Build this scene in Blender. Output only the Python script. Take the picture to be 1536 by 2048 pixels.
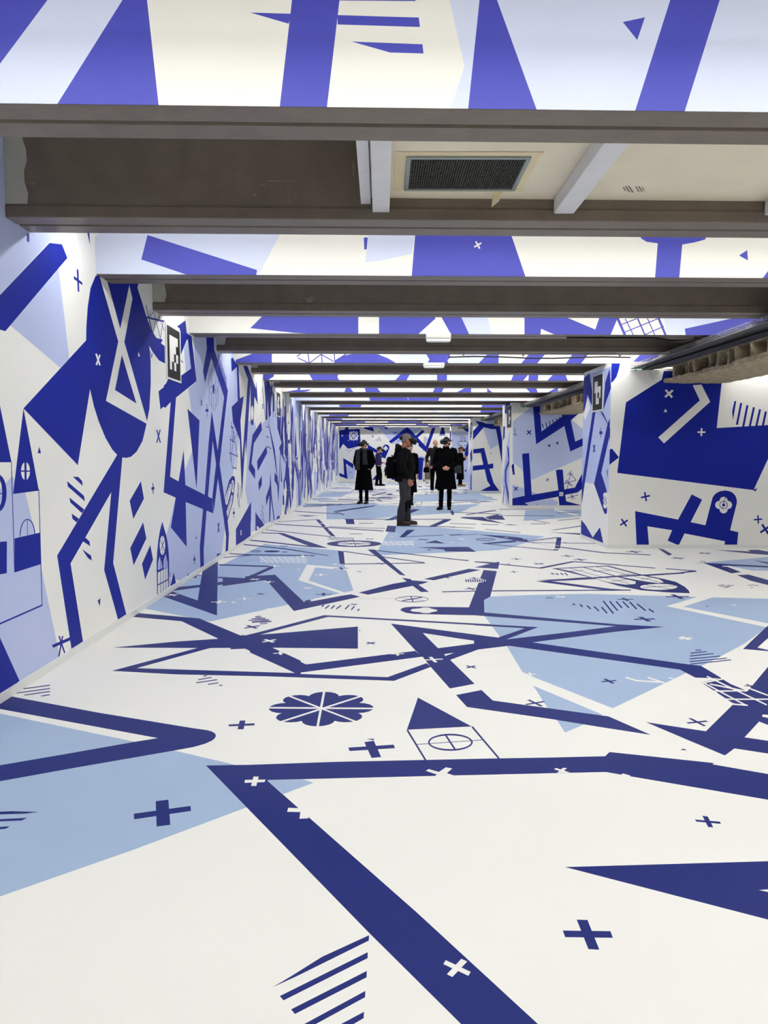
import bpy, bmesh, math, random
from mathutils import Vector, Matrix, noise
from mathutils.geometry import delaunay_2d_cdt
random.seed(7)
D = bpy.data
COL = bpy.context.scene.collection
for o in list(D.objects): D.objects.remove(o)

# ------------------------------------------------------------------ camera
FPX, HC, VPX, VPY = 1538.0, 1.365, 762.0, 909.0
PITCH = math.atan((1024 - VPY) / FPX); YAW = math.atan((768 - VPX) / FPX)
cam_data = D.cameras.new('camera'); cam = D.objects.new('camera', cam_data); COL.objects.link(cam)
cam_data.sensor_fit = 'VERTICAL'; cam_data.sensor_height = 36.0
cam_data.lens = FPX / 2048 * 36.0; cam_data.clip_start = 0.05; cam_data.clip_end = 200
cam.location = (0, 0, HC); cam.rotation_euler = (math.radians(90) - PITCH, 0, -YAW)
bpy.context.scene.camera = cam
CAM = Vector((0, 0, HC)); ROT = cam.rotation_euler.to_matrix()

# ------------------------------------------------------------------ world, exposure
world = D.worlds.new('world'); bpy.context.scene.world = world; world.use_nodes = True
world.node_tree.nodes['Background'].inputs[0].default_value = (0.75, 0.78, 0.85, 1)
world.node_tree.nodes['Background'].inputs[1].default_value = 0.02
vs = bpy.context.scene.view_settings
vs.view_transform = 'Standard'; vs.look = 'None'; vs.gamma = 1.0; vs.use_curve_mapping = False
vs.exposure = 0.0
TUBE_STRENGTH = 42.0
TUBE_COLOR = (1.0, 0.985, 0.955)

# ------------------------------------------------------------------ materials
def lin(r, g, b):
    f = lambda c: (c/255/12.92) if c/255 <= 0.04045 else ((c/255+0.055)/1.055)**2.4
    return (f(r), f(g), f(b), 1)
MATS = {}
def mat(name, rgb, rough=0.6, metal=0.0, spec=0.3, var=0.0, scale=6.0, bump=0.0, bscale=60.0, detail=4):
    if name in MATS: return MATS[name]
    m = D.materials.new(name); m.use_nodes = True
    nt = m.node_tree; b = nt.nodes['Principled BSDF']
    col = rgb if len(rgb) == 4 else (*rgb, 1)
    b.inputs['Base Color'].default_value = col; b.inputs['Roughness'].default_value = rough
    b.inputs['Metallic'].default_value = metal; b.inputs['Specular IOR Level'].default_value = spec
    tc = nt.nodes.new('ShaderNodeTexCoord')
    if var > 0:
        n = nt.nodes.new('ShaderNodeTexNoise'); n.inputs['Scale'].default_value = scale; n.inputs['Detail'].default_value = detail
        r = nt.nodes.new('ShaderNodeValToRGB')
        r.color_ramp.elements[0].position = 0.3; r.color_ramp.elements[1].position = 0.72
        r.color_ramp.elements[0].color = tuple(c*(1-var) for c in col[:3]) + (1,)
        r.color_ramp.elements[1].color = tuple(min(1, c*(1+var)) for c in col[:3]) + (1,)
        nt.links.new(tc.outputs['Object'], n.inputs['Vector']); nt.links.new(n.outputs['Fac'], r.inputs[0])
        nt.links.new(r.outputs[0], b.inputs['Base Color'])
    if bump > 0:
        n2 = nt.nodes.new('ShaderNodeTexNoise'); n2.inputs['Scale'].default_value = bscale; n2.inputs['Detail'].default_value = 5
        bp = nt.nodes.new('ShaderNodeBump'); bp.inputs['Strength'].default_value = bump; bp.inputs['Distance'].default_value = 0.02
        nt.links.new(tc.outputs['Object'], n2.inputs['Vector']); nt.links.new(n2.outputs['Fac'], bp.inputs['Height'])
        nt.links.new(bp.outputs[0], b.inputs['Normal'])
    MATS[name] = m
    return m
# printed vinyl: the floor film and the wall film are two different prints
FW = mat('floor_film_white', lin(240, 240, 236), 0.45, spec=0.22, var=0.012, scale=1.3)
FL = mat('floor_film_pale_blue', lin(163, 185, 217), 0.45, spec=0.22, var=0.02, scale=2)
FN = mat('floor_film_navy', lin(20, 36, 116), 0.45, spec=0.16, var=0.05, scale=2)
WW = mat('wall_film_white', lin(240, 240, 236), 0.55, spec=0.18, var=0.01, scale=1.5, bump=0.02, bscale=9)
WL = mat('wall_film_pale_blue', lin(190, 201, 238), 0.55, spec=0.18, var=0.015, scale=2, bump=0.02, bscale=9)
WN = mat('wall_film_navy', lin(22, 38, 150), 0.55, spec=0.12, var=0.04, scale=2, bump=0.02, bscale=9)
PW = mat('beam_film_white', lin(224, 223, 216), 0.5, spec=0.3, var=0.01, scale=1.5, bump=0.03, bscale=12)  # beam set: lit copy of the wall print, white lowered against clipping
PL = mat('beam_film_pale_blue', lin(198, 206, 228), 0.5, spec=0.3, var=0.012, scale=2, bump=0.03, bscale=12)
PN = mat('beam_film_navy_glare', lin(66, 70, 170), 0.5, spec=0.3, var=0.03, scale=2, bump=0.03, bscale=12)  # navy paled towards violet: haze of the strong tube light put into the colour
FG = mat('floor_film_olive', lin(196, 196, 178), 0.5)
M_BEAM = mat('beam_paint', lin(116, 105, 94), 0.42, spec=0.4, var=0.10, scale=7, bump=0.12, bscale=25)
M_CONC = mat('raw_concrete', lin(120, 112, 102), 0.85, var=0.15, scale=5, bump=0.3, bscale=30)
M_CEIL = mat('ceiling_white', lin(238, 238, 234), 0.8)
M_PLAST = mat('plaster_patch', lin(186, 184, 176), 0.7, var=0.06, scale=9, bump=0.15, bscale=30)
M_BOARD = mat('plasterboard', lin(232, 222, 200), 0.8, var=0.03, scale=4, bump=0.04)
M_WOODW = mat('white_painted_wood', lin(222, 222, 224), 0.55, var=0.03, scale=12, bump=0.05)
M_BASE = mat('baseboard_white', lin(226, 227, 226), 0.5, var=0.02)
M_BLACK = mat('black_print', lin(22, 23, 24), 0.5)
M_METAL = mat('galvanised_steel', lin(150, 150, 146), 0.45, metal=0.7, spec=0.5, var=0.1, scale=14)
M_DARK = mat('dark_void', lin(16, 15, 14), 0.9)
M_BLOCK = mat('broken_hollow_block', lin(170, 156, 130), 0.95, var=0.3, scale=11, bump=0.8, bscale=40)
M_PLASTIC = mat('white_plastic', lin(226, 228, 224), 0.35)

# ------------------------------------------------------------------ object helpers
def setp(o, label=None, cat=None, group=None, kind=None):
    if label: o['label'] = label
    if cat: o['category'] = cat
    if group: o['group'] = group
    if kind: o['kind'] = kind
    return o
def link(o, parent=None):
    COL.objects.link(o)
    if parent is not None: o.parent = parent
    return o
def empty(name, loc=(0, 0, 0), rz=0, **kw):
    o = D.objects.new(name, None); link(o); o.location = loc; o.rotation_euler = (0, 0, rz)
    o.empty_display_size = 0.1
    return setp(o, **kw)
def meshobj(name, me, mats, parent=None, smooth=False, **kw):
    if not isinstance(mats, (list, tuple)): mats = [mats]
    for m in mats: me.materials.append(m)
    if smooth:
        for p in me.polygons: p.use_smooth = True
    o = D.objects.new(name, me); link(o, parent)
    return setp(o, **kw)
class MB:
    """collects shapes that end up as one mesh object"""
    def __init__(s): s.bm = bmesh.new(); s.mi = 0
    def _f(s, vs):
        try:
            f = s.bm.faces.new(vs); f.material_index = s.mi; return f
        except ValueError: return None
    def box(s, x0, x1, y0, y1, z0, z1, M=None, bevel=0):
        co = [(x, y, z) for x in (x0, x1) for y in (y0, y1) for z in (z0, z1)]
        v = [s.bm.verts.new(M @ Vector(c) if M else c) for c in co]
        fs = []
        for q in ((0,1,3,2),(4,6,7,5),(0,4,5,1),(2,3,7,6),(0,2,6,4),(1,5,7,3)): fs.append(s._f([v[i] for i in q]))
        if bevel:
            es = list({e for f in fs if f for e in f.edges})
            bmesh.ops.bevel(s.bm, geom=es, offset=bevel, segments=2, affect='EDGES', profile=0.5)
        return v
    def prism(s, prof, a, b, axis='X', sk=0.0):
        """prof: (y,z) list swept along X from a to b, sheared y += sk*x"""
        n = len(prof)
        A = [s.bm.verts.new((a, p[0]+sk*a, p[1])) for p in prof]; B = [s.bm.verts.new((b, p[0]+sk*b, p[1])) for p in prof]
        for i in range(n): s._f([A[i], A[(i+1) % n], B[(i+1) % n], B[i]])
        s._f(A[::-1]); s._f(B)
    def tube(s, pts, rad, seg=10, cap=True):
        pts = [Vector(p) for p in pts]
        if not isinstance(rad, (list, tuple)): rad = [rad]*len(pts)
        rings = []; up = None
        for i, p in enumerate(pts):
            d = (pts[min(i+1, len(pts)-1)] - pts[max(i-1, 0)]).normalized()
            if up is None:
                up = Vector((0, 0, 1)) if abs(d.z) < 0.9 else Vector((1, 0, 0))
            a = d.cross(up).normalized(); up = a.cross(d).normalized()
            rings.append([s.bm.verts.new(p + rad[i]*(math.cos(t)*a + math.sin(t)*up)) for t in [2*math.pi*k/seg for k in range(seg)]])
        for r0, r1 in zip(rings, rings[1:]):
            for k in range(seg): s._f([r0[k], r0[(k+1) % seg], r1[(k+1) % seg], r1[k]])
        if cap: s._f(rings[0][::-1]); s._f(rings[-1])
    def loft(s, rings, seg=20, power=2.0):
        """rings: (center, rx, ry[, normal tilt matrix]) stacked; closed with caps"""
        R = []
        for r in rings:
            c, rx, ry = Vector(r[0]), r[1], r[2]; M = r[3] if len(r) > 3 else Matrix.Identity(3)
            vs = []
            for k in range(seg):
                t = 2*math.pi*k/seg; ct, st = math.cos(t), math.sin(t)
                x = math.copysign(abs(ct)**(2/power), ct)*rx; y = math.copysign(abs(st)**(2/power), st)*ry
                vs.append(s.bm.verts.new(c + M @ Vector((x, y, 0))))
            R.append(vs)
        for a, b in zip(R, R[1:]):
            for k in range(seg): s._f([a[k], a[(k+1) % seg], b[(k+1) % seg], b[k]])
        s._f(R[0][::-1]); s._f(R[-1])
    def ball(s, c, r, M=None, u=16, v=10):
        if not isinstance(r, (list, tuple)): r = (r, r, r)
        T = Matrix.Translation(Vector(c)) @ (M.to_4x4() if M else Matrix.Identity(4)) @ Matrix.Diagonal((*r, 1))
        g = bmesh.ops.create_uvsphere(s.bm, u_segments=u, v_segments=v, radius=1, matrix=T)
        for vv in g['verts']:
            for f in vv.link_faces: f.material_index = s.mi
    def mesh(s, name):
        bmesh.ops.recalc_face_normals(s.bm, faces=s.bm.faces)
        me = D.meshes.new(name); s.bm.to_mesh(me); s.bm.free(); return me
    def build(s, name, mats, parent=None, smooth=False, **kw):
        return meshobj(name, s.mesh(name), mats, parent, smooth, **kw)
    def remesh(s, name, mats, parent=None, voxel=0.01, smooth_it=4, disp=None, **kw):
        me = s.mesh(name); tmp = D.objects.new(name+'_src', me); COL.objects.link(tmp)
        r = tmp.modifiers.new('r', 'REMESH'); r.mode = 'VOXEL'; r.voxel_size = voxel
        if smooth_it:
            sm = tmp.modifiers.new('s', 'SMOOTH'); sm.iterations = smooth_it; sm.factor = 0.5
        dg = bpy.context.evaluated_depsgraph_get(); ev = tmp.evaluated_get(dg)
        out = D.meshes.new_from_object(ev); out.name = name
        D.objects.remove(tmp); D.meshes.remove(me); out.materials.clear()
        if disp:
            for v in out.vertices: v.co += disp(v.co)
        return meshobj(name, out, mats, parent, True, **kw)

# ------------------------------------------------------------------ printed surfaces
def ray(px, py): return ROT @ Vector(((px-768)/FPX, -(py-1024)/FPX, -1))
class Surf:
    """a flat printed surface: outline + painted polygons, solved into ONE non-overlapping mesh"""
    def __init__(s, org, U, V, outline, inks):
        s.o, s.U, s.V = Vector(org), Vector(U), Vector(V); s.N = s.U.cross(s.V).normalized()
        s.polys = [(0, [Vector(p) for p in outline])]; s.inks = inks
        s.G = Matrix((s.U, s.V, s.N)).transposed().inverted()
    def uv(s, px, py):
        d = ray(px, py); t = (s.o - CAM).dot(s.N) / d.dot(s.N)
        q = s.G @ (CAM + d*t - s.o); return Vector((q.x, q.y))
    def uvw(s, w): q = s.G @ (Vector(w) - s.o); return Vector((q.x, q.y))
    def add(s, c, pts): s.polys.append(('WLNG'.index(c), pts)); 
    def strip(s, c, pts, w):
        pts = [Vector(p) for p in pts]
        for a, b in zip(pts, pts[1:]):
            d = b-a
            if d.length < 1e-6: continue
            n = Vector((-d.y, d.x)).normalized()*w/2; s.add(c, [a-n, b-n, b+n, a+n])
    def mesh_into(s, bm, idx0=0):
        verts, edges, polys = [], [], []
        for c, p in s.polys:
            q = []
            for v in p:
                if not q or (v-q[-1]).length > 1e-5: q.append(v)
            if len(q) > 2 and (q[0]-q[-1]).length < 1e-5: q.pop()
            if len(q) < 3: continue
            n = len(verts); m = len(q); verts += q; edges += [(n+i, n+(i+1) % m) for i in range(m)]
            xs = [v.x for v in q]; ys = [v.y for v in q]
            polys.append((c, [(v.x, v.y) for v in q], min(xs), max(xs), min(ys), max(ys)))
        def inside(P, x, y):
            r = False; x1, y1 = P[-1]
            for x0, y0 in P:
                if (y0 > y) != (y1 > y) and x < (x1-x0)*(y-y0)/(y1-y0)+x0: r = not r
                x1, y1 = x0, y0
            return r
        ov, oe, of, _, _, orig = delaunay_2d_cdt(verts, edges, [], 0, 1e-5)
        bv = [bm.verts.new(s.o + s.U*v.x + s.V*v.y) for v in ov]
        for f in of:
            x = sum(ov[i].x for i in f)/len(f); y = sum(ov[i].y for i in f)/len(f)
            if not inside(polys[0][1], x, y): continue
            col = 0
            for c, P, a0, a1, b0, b1 in reversed(polys):
                if a0 <= x <= a1 and b0 <= y <= b1 and inside(P, x, y): col = c; break
            try: nf = bm.faces.new([bv[i] for i in f])
            except ValueError: continue
            nf.material_index = idx0 + col
            nf.normal_update()
            if nf.normal.dot(s.N) < 0: nf.normal_flip()
        bmesh.ops.delete(bm, geom=[v for v in bv if not v.link_faces], context='VERTS')
    def build(s, name, parent=None, **kw):
        bm = bmesh.new(); s.mesh_into(bm); me = D.meshes.new(name); bm.to_mesh(me); bm.free()
        return meshobj(name, me, s.inks, parent, **kw)
class T:
    """tracing tile: pixels of a x-times enlarged crop of the frame that starts at x0,y0"""
    def __init__(s, x0, y0, k): s.x0, s.y0, s.k, s.s = x0, y0, k, None
    def on(s, surf): t = T(s.x0, s.y0, s.k); t.s = surf; return t
    def px(s, *a): return [(s.x0+a[i]/s.k, s.y0+a[i+1]/s.k) for i in range(0, len(a), 2)]
    def q(s, *a): return [s.s.uv(*p) for p in s.px(*a)]
    def p(s, c, *a): s.s.add(c, s.q(*a))
    def l(s, c, w, *a):
        pts = s.px(*a); w = w/s.k/2
        for (x0, y0), (x1, y1) in zip(pts, pts[1:]):
            d = math.hypot(x1-x0, y1-y0) or 1; nx, ny = -(y1-y0)/d*w, (x1-x0)/d*w
            s.s.add(c, [s.s.uv(x0-nx, y0-ny), s.s.uv(x1-nx, y1-ny), s.s.uv(x1+nx, y1+ny), s.s.uv(x0+nx, y0+ny)])
    def ell(s, c, x, y, rx, ry, n=28, a0=0, a1=360):
        s.p(c, *[v for k in range(n) for v in (x+rx*math.cos(math.radians(a0+(a1-a0)*k/(n if a1-a0 == 360 else n-1))),
                                               y+ry*math.sin(math.radians(a0+(a1-a0)*k/(n if a1-a0 == 360 else n-1))))])
    def ring(s, c, x, y, rx, ry, w, n=28, a0=0, a1=360):
        for k in range(n):
            t0, t1 = [math.radians(a0+(a1-a0)*j/n) for j in (k, k+1)]
            s.p(c, x+rx*math.cos(t0), y+ry*math.sin(t0), x+rx*math.cos(t1), y+ry*math.sin(t1),
                x+(rx-w)*math.cos(t1), y+(ry-min(w, ry*.6))*math.sin(t1), x+(rx-w)*math.cos(t0), y+(ry-min(w, ry*.6))*math.sin(t0))
    def cross(s, c, x, y, hx, ang=0, fat=0.21):
        """equal-armed cross lying in the surface; hx = half width in tile pixels; ang in degrees in the surface"""
        a, = s.q(x, y); b, = s.q(x+hx, y); r = (b-a).length*1.08
        for t in (ang, ang+90):
            t = math.radians(t); u = Vector((math.cos(t), math.sin(t))); v = Vector((-u.y, u.x))
            s.s.add(c, [a-u*r-v*r*fat, a+u*r-v*r*fat, a+u*r+v*r*fat, a-u*r+v*r*fat])
    def flower(s, c, x, y, r, lobes=8, ang=0, lobe=0.42, ring=0.66):
        a, = s.q(x, y); b, = s.q(x+r, y); R = (b-a).length
        s.s.add(c, [a+Vector((math.cos(t), math.sin(t)))*R*ring*1.05 for t in [2*math.pi*k/24 for k in range(24)]])
        for i in range(lobes):
            t = math.radians(ang)+2*math.pi*i/lobes; m = a+Vector((math.cos(t), math.sin(t)))*R*ring
            s.s.add(c, [m+Vector((math.cos(t+u), math.sin(t+u)))*R*(1-ring) for u in [2*math.pi*k/16 for k in range(16)]])
def scatter(S, u0, u1, v0, v1, n, big=1.0, light=0.3, seed=1):
    """generic continuation of the same print where it is too far off to read"""
    rnd = random.Random(seed)
    for i in range(n):
        cu, cv = rnd.uniform(u0, u1), rnd.uniform(v0, v1); c = 'L' if rnd.random() < light else 'N'
        k = rnd.random()
        if c == 'L' or k < 0.25:
            m = rnd.choice((3, 4)); r = big*rnd.uniform(0.3, 0.9)*(1.3 if c == 'L' else .55); a0 = rnd.uniform(0, 6)
            S.add(c, [Vector((cu+r*rnd.uniform(.6, 1)*math.cos(a0+6.283*j/m), cv+r*rnd.uniform(.6, 1)*math.sin(a0+6.283*j/m))) for j in range(m)])
        elif k < 0.8:
            a = rnd.uniform(0, 6.28); L = big*rnd.uniform(.5, 1.5); w = big*rnd.choice((.05, .12, .17)); p = Vector((cu, cv))
            q = p+Vector((math.cos(a), math.sin(a)))*L; a += rnd.choice((-1, 1))*rnd.uniform(1.2, 2.5)
            S.strip('N', [p, q, q+Vector((math.cos(a), math.sin(a)))*L*.7], w)
        else:
            p = Vector((cu, cv)); r = .1*big
            S.strip(rnd.choice('NW'), [p-Vector((r, r)), p+Vector((r, r))], .04); S.strip('N', [p-Vector((r, -r)), p+Vector((r, -r))], .04)

# ------------------------------------------------------------------ dimensions of the hall
XL, XR, XA = -2.10, 3.30, 6.4          # left wall, pillar line, outer wall of the niches
YB, YN = 38.1, -3.2                     # far wall, wall behind the viewer
ZB, ZC = 2.69, 3.30                     # underside of beams, ceiling slab
SK = 0.022                              # the beams run very slightly askew
BD = 0.31
def YA(k): return [3.06, 5.84, 8.60, 11.30][k] if 0 <= k < 4 else (3.06+2.78*k if k < 0 else 11.30+2.61*(k-3))
def YBB(k): return YA(k)+1.405 if k < 3 else YA(k)+1.33
# ================================================================== FLOOR
F = Surf((0, 0, 0), (1, 0, 0), (0, 1, 0), [(XL, YN), (XA, YN), (XA, YB), (XL, YB)], [FW, FL, FN, FG])
scatter(F, -2, 5.5, 25, 37.5, 150, 1.0, .25, 3)
scatter(F, -2, 3.2, 19.5, 25, 45, .8, .2, 5)
t = T(500, 940, 3.072).on(F)      # far middle
t.p('L', 385,165, 430,140, 600,145, 560,165)
t.p('L', 1010,150, 1400,145, 1530,185, 1000,195)
t.p('L', 470,205, 1010,225, 1400,208, 1290,262, 1000,280, 730,300, 470,303)
t.l('N', 4, 300,208, 560,215); t.l('N', 4, 330,225, 700,205); t.l('N', 5, 540,180, 760,190); t.l('N', 4, 700,172, 900,168)
t.l('N', 3, 420,190, 640,196); t.l('N', 4, 1250,190, 1400,186); t.l('N', 5, 1330,275, 1510,248)
t.p('N', 745,155, 835,135, 842,140, 755,160)
t.p('N', 512,257, 540,248, 765,217, 770,222, 560,255); t.l('N', 6, 515,256, 578,275); t.l('N', 4, 250,252, 540,270)
t.p('N', 825,310, 1000,240, 1048,242, 880,308); t.p('N', 1228,225, 1240,228, 1256,275, 1238,275)
t.p('N', 285,278, 420,280, 350,286)
t.l('N', 3, 150,320, 410,304); t.l('N', 4, 580,302, 1235,303); t.p('N', 587,302, 637,304, 643,333, 592,332)
t.p('N', 1190,305, 1238,306, 1145,346, 1100,345)
t.l('N', 5, 130,330, 820,375); t.l('N', 4, 75,365, 500,410); t.l('N', 5, 40,385, 195,390); t.l('N', 3, 480,348, 830,360)
t.p('N', 165,388, 205,388, 300,420, 480,480, 380,474, 330,455); t.l('N', 7, -60,424, 380,472)
t.p('N', 403,304, 427,304, 527,410, 497,405)
for x, y in ((430,330),(455,350),(480,372)): t.l('W', 3, x,y, x+30,y-2)
t.l('N', 3, 670,328, 760,328); t.l('N', 3, 612,392, 690,392); t.cross('N', 735, 424, 30, 40)
for i in range(3): t.l('N', 2, 480,415+i*7, 640,418+i*7)
for i in range(6): t.l('N', 2, 490+i*26,412, 520+i*24,430)
Q = T(0, 0, 1).on(F)
Q.p('L', 785,1052, 830,1050, 900,1057, 962,1062, 1090,1073, 1053,1085, 1020,1096, 999,1100, 900,1105, 870,1106, 750,1111, 773,1070)
t.p('N', 845,341, 897,345, 890,382, 832,378)
t.p('N', 965,368, 1015,367, 945,415, 918,412); t.l('N', 3, 918,412, 1300,395); t.l('N', 4, 900,343, 1260,350)
t.p('N', 1015,475, 1340,472, 1390,503, 1200,500, 1190,488)
t.p('N', 1070,448, 1140,432, 1200,452); t.cross('W', 1300, 424, 26, 5); t.cross('N', 1065, 428, 40, 30); t.cross('N', 1100, 491, 26, 0)
t.cross('W', 1205, 400, 22, 10); t.cross('W', 870, 408, 20, 40); t.cross('W', 895, 394, 20, 0); t.cross('W', 1325, 376, 18, 0)
for i in range(3): t.l('W', 3, 810,442+i*9, 1010,438+i*9)
for i in range(5): t.l('W', 3, 820+i*38,436, 850+i*38,466)
t.ell('N', 640, 453, 168, 20); t.ell('W', 640, 453, 105, 13)
t.l('N', 3, 535,453, 745,453); t.l('N', 5, 636,440, 650,466); t.l('N', 2, 570,443, 712,463); t.l('N', 2, 570,463, 712,443)
# big pale field at the left
Q.p('L', 529,1088, 676,1101, 689,1130, 707,1181, 420,1243, 289,1217, 255,1188, 300,1150, 437,1133)
t6 = T(200, 1000, 5.12).on(F); fa = T(0, 980, 2.56).on(F); fc = T(500, 1100, 3.072).on(F)
t6.p('W', 985,800, 1050,715, 1050,768, 1000,772)
t.l('N', 6, -90,452, 240,487); t.p('N', 200,478, 480,524, 485,529, 200,485); t.l('N', 6, -160,512, 0,521); t.l('N', 6, 0,521, 400,526)
t.ring('N', 35, 499, 34, 6, 4); t.ell('N', 135, 500, 50, 6); t.cross('N', 205, 468, 30, 40); t.l('N', 4, 195,504, 230,504)
for i in range(4): t.l('W', 3, 60,535+i*9, 350,540+i*9)
for i in range(8): t.l('W', 3, 60+i*38,532, 110+i*32,574)
t.cross('W', 325, 530, 40, 10)
t6.p('N', 1208,612, 1198,1183, 640,985, 725,932, 1000,1028, 1050,720, 1120,655)
t6.p('N', 740,932, 800,890, 1030,868, 1210,842, 1390,818, 1500,810, 1600,770, 1600,820, 1210,872, 1000,896)
t6.p('N', 1208,786, 1480,800, 1560,760, 1560,800, 1470,815, 1208,800)
t6.l('N', 8, 1210,660, 1600,680); t6.l('N', 8, 1235,592, 1560,563); t6.p('N', 925,797, 990,760, 990,797)
t6.l('N', 7, 990,772, 1040,772)
fa.l('N', 7, 1120,383, 1400,392); fa.l('N', 14, 1398,393, 1268,452); fa.p('N', 1140,446, 1262,455, 1410,433, 1420,470, 1355,462, 1140,492)
fc.p('N', -30,162, 155,152, 330,318, 620,272, 677,287, 270,375, 95,180, -30,180)
fc.p('N', 338,310, 370,305, 375,318, 340,322)
fc.p('W', 350,90, 600,112, 602,124, 402,107, 360,187, 585,262, 560,268, 297,185)
fc.p('W', 585,262, 637,262, 615,271, 370,317, 400,298)
t6.cross('W', 742, 972, 60, 40, .2); t6.cross('W', 1220, 1043, 75, 3); t6.cross('W', 1480, 1010, 80, 12, .1); t6.p('W', 1335,1052, 1368,1035, 1395,1052)
fa.cross('N', 1290, 701, 42, 42, .22); fa.cross('W', 1377, 773, 38, 42, .24); fa.cross('N', 1335, 532, 22, 30)
for i, (a, b, c_, d) in enumerate(((1310,650,1335,646),(1290,660,1360,655),(1272,668,1378,663),(1290,678,1390,671),(1330,686,1370,682))): fa.l('N', 4, a,b,c_,d)
for x, y, h, k in ((435,152,38,3),(355,233,30,40),(30,180,32,40),(118,196,32,5),(150,98,30,5),(300,117,14,5),(115,360,20,0),(525,87,25,0)): fc.cross('W', x, y, h, k)
fc.cross('N', 452, 272, 45, 3); fc.cross('N', 67, 270, 24, 40); fc.cross('N', 670, 133, 18, 40); fc.cross('N', 560, 113, 42, 10)
# star of crossing navy bands, left half
fa.p('N', 705,630, 1020,657, 1240,748, 1300,808, 1070,808, 1115,760, 930,672, 680,650)
fa.p('N', 575,807, 900,776, 1115,762, 1250,742, 1260,808, 1070,809)
fa.p('N', 572,926, 1010,809, 1080,808, 700,912, 1540,938, 1540,958, 900,944)
fa.p('N', 1240,745, 1420,740, 1420,806, 1240,810)
fa.p('N', 1240,805, 1392,806, 1540,874, 1540,940, 1512,938)
fc.p('N', -125,548, 60,503, 455,400, 490,402, 1540,460, 1540,470, 480,411, 70,518, -100,562)
fc.p('N', -120,545, 65,520, 663,470, 663,606, 118,600, -120,610)
fc.p('N', 0,540, 120,600, 345,703, 1015,620, 1062,655, 280,757, 0,630)
fc.p('N', -10,751, 280,760, 845,781, 1085,695, 1112,718, 885,804, -10,772)
fc.p('N', 865,452, 1540,540, 1540,592, 1400,612, 1230,675, 1380,822, 1228,851, 1110,718, 1060,655, 1017,618)
fc.p('W', 1062,510, 1440,567, 1155,603); fc.p('W', 1193,640, 1257,630, 1200,651)
fc.l('N', 4, 672,498, 677,490)
fc.cross('W', 118, 558, 45, 42, .24); fc.cross('W', 187, 633, 40, 10, .2); fc.cross('W', 905, 638, 38, 4); fc.cross('W', 1125, 673, 58, 12, .17)
fc.cross('N', 742, 572, 32, 42, .24); fc.cross('N', 1358, 718, 35, 42, .24); fc.cross('W', 580, 1, 0.01)
# upper middle
fc.p('N', 722,-3, 765,-3, 957,158, 920,152); fc.p('N', 540,4, 575,8, 583,88, 552,85)
fc.l('N', 5, 575,8, 1072,78); fc.l('N', 5, 580,86, 1075,80); fc.l('N', 5, 760,1, 1340,66); fc.cross('N', 800, 84, 35, 25)
fc.p('N', 668,262, 880,207, 1000,187, 1020,188, 1098,195, 1060,208, 725,275)
fc.p('N', 933,171, 985,178, 1000,190, 1100,257, 1050,258); fc.p('N', 1068,178, 1345,115, 1417,122, 1130,186)
fc.p('N', 1378,107, 1532,71, 1525,116); fc.l('N', 5, 1385,72, 1530,80)
fc.p('L', 1452,300, 1480,288, 1560,290, 1560,560, 1440,405)
fc.p('N', 1435,122, 1517,130, 1450,385, 1540,392, 1540,412, 1400,402, 1010,393, 960,386, 926,372, 926,362, 950,352, 1000,348, 1345,352)
fc.p('W', 983,370, 1000,362, 1045,358, 1065,353, 1100,354, 1115,361, 1150,368, 1150,376, 1115,382, 1100,388, 1065,388, 1045,382, 1000,378)
fc.ring('N', 995, 302, 102, 19, 4); fc.l('N', 7, 988,284, 1002,320); fc.l('N', 6, 935,312, 1058,290); fc.l('N', 2, 915,293, 1075,312)
fc.l('G', 2, 675,298, 895,298); fc.l('N', 6, 1180,257, 1390,252); fc.l('N', 6, 1500,252, 1560,250)
fc.ell('W', 1380, 188, 72, 14)
for i in range(9): fc.l('N', 8, 1325+i*14,180, 1330+i*14,197)
fc.cross('N', 1378, 173, 30, 5); fc.cross('N', 1358, 238, 40, 20); fc.cross('N', 1215, 170, 22, 3)
for a in ((455,338,440,348),(487,340,462,360),(520,340,498,361),(560,340,530,362),(610,338,584,364),(642,345,622,368),(672,363,660,374)): fc.l('N', 8, *a)
fc.cross('N', 638, 334, 26, 35)
for i, a in enumerate(((30,410,55,406),(8,424,75,413),(0,432,95,424),(10,441,115,432),(60,445,130,440))): fc.l('N', 4, *a)
# upper right
z4 = T(900, 1000, 3.84).on(F); z5 = T(1136, 1080, 3.84).on(F); z6 = T(950, 1200, 2.6212).on(F)
z4.p('L', 0,40, 150,35, 240,35, 60,80, 0,80); z4.p('L', 580,80, 810,75, 1010,72, 1010,125, 650,155, 565,160); z4.l('W', 12, 800,75, 980,118)
z4.p('N', 75,138, 100,130, 260,130, 300,150, 420,182, 180,150); z4.p('N', 265,133, 360,110, 400,122, 425,152, 300,150); z4.l('W', 5, 255,128, 300,152)
for a in ((0,92,400,110),(130,112,330,80),(330,120,800,122),(0,180,200,187),(0,208,190,216),(240,187,370,190),(640,155,770,180),(830,157,1000,140),(270,225,540,250),(380,72,800,70),(620,183,740,183),(820,100,1000,92)): z4.l('N', 4, *a)
z4.p('N', 410,192, 460,186, 530,195); z4.p('N', 770,232, 1010,196, 1010,203, 800,232); z4.p('N', 760,248, 1010,256, 1010,268)
z4.p('N', 200,262, 400,275, 550,290, 600,322, 780,350, 560,320); z4.l('N', 4, 0,272, 210,263); z4.l('N', 6, 590,318, 820,288)
z4.p('N', 232,333, 590,300, 600,318, 300,338); z4.l('N', 5, 250,334, 800,386); z4.l('N', 4, 600,325, 1130,335)
z4.p('N', 820,287, 856,287, 846,372, 805,370); z4.l('W', 3, 812,350, 840,350); z4.p('N', 795,378, 835,378, 830,388, 795,388)
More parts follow.
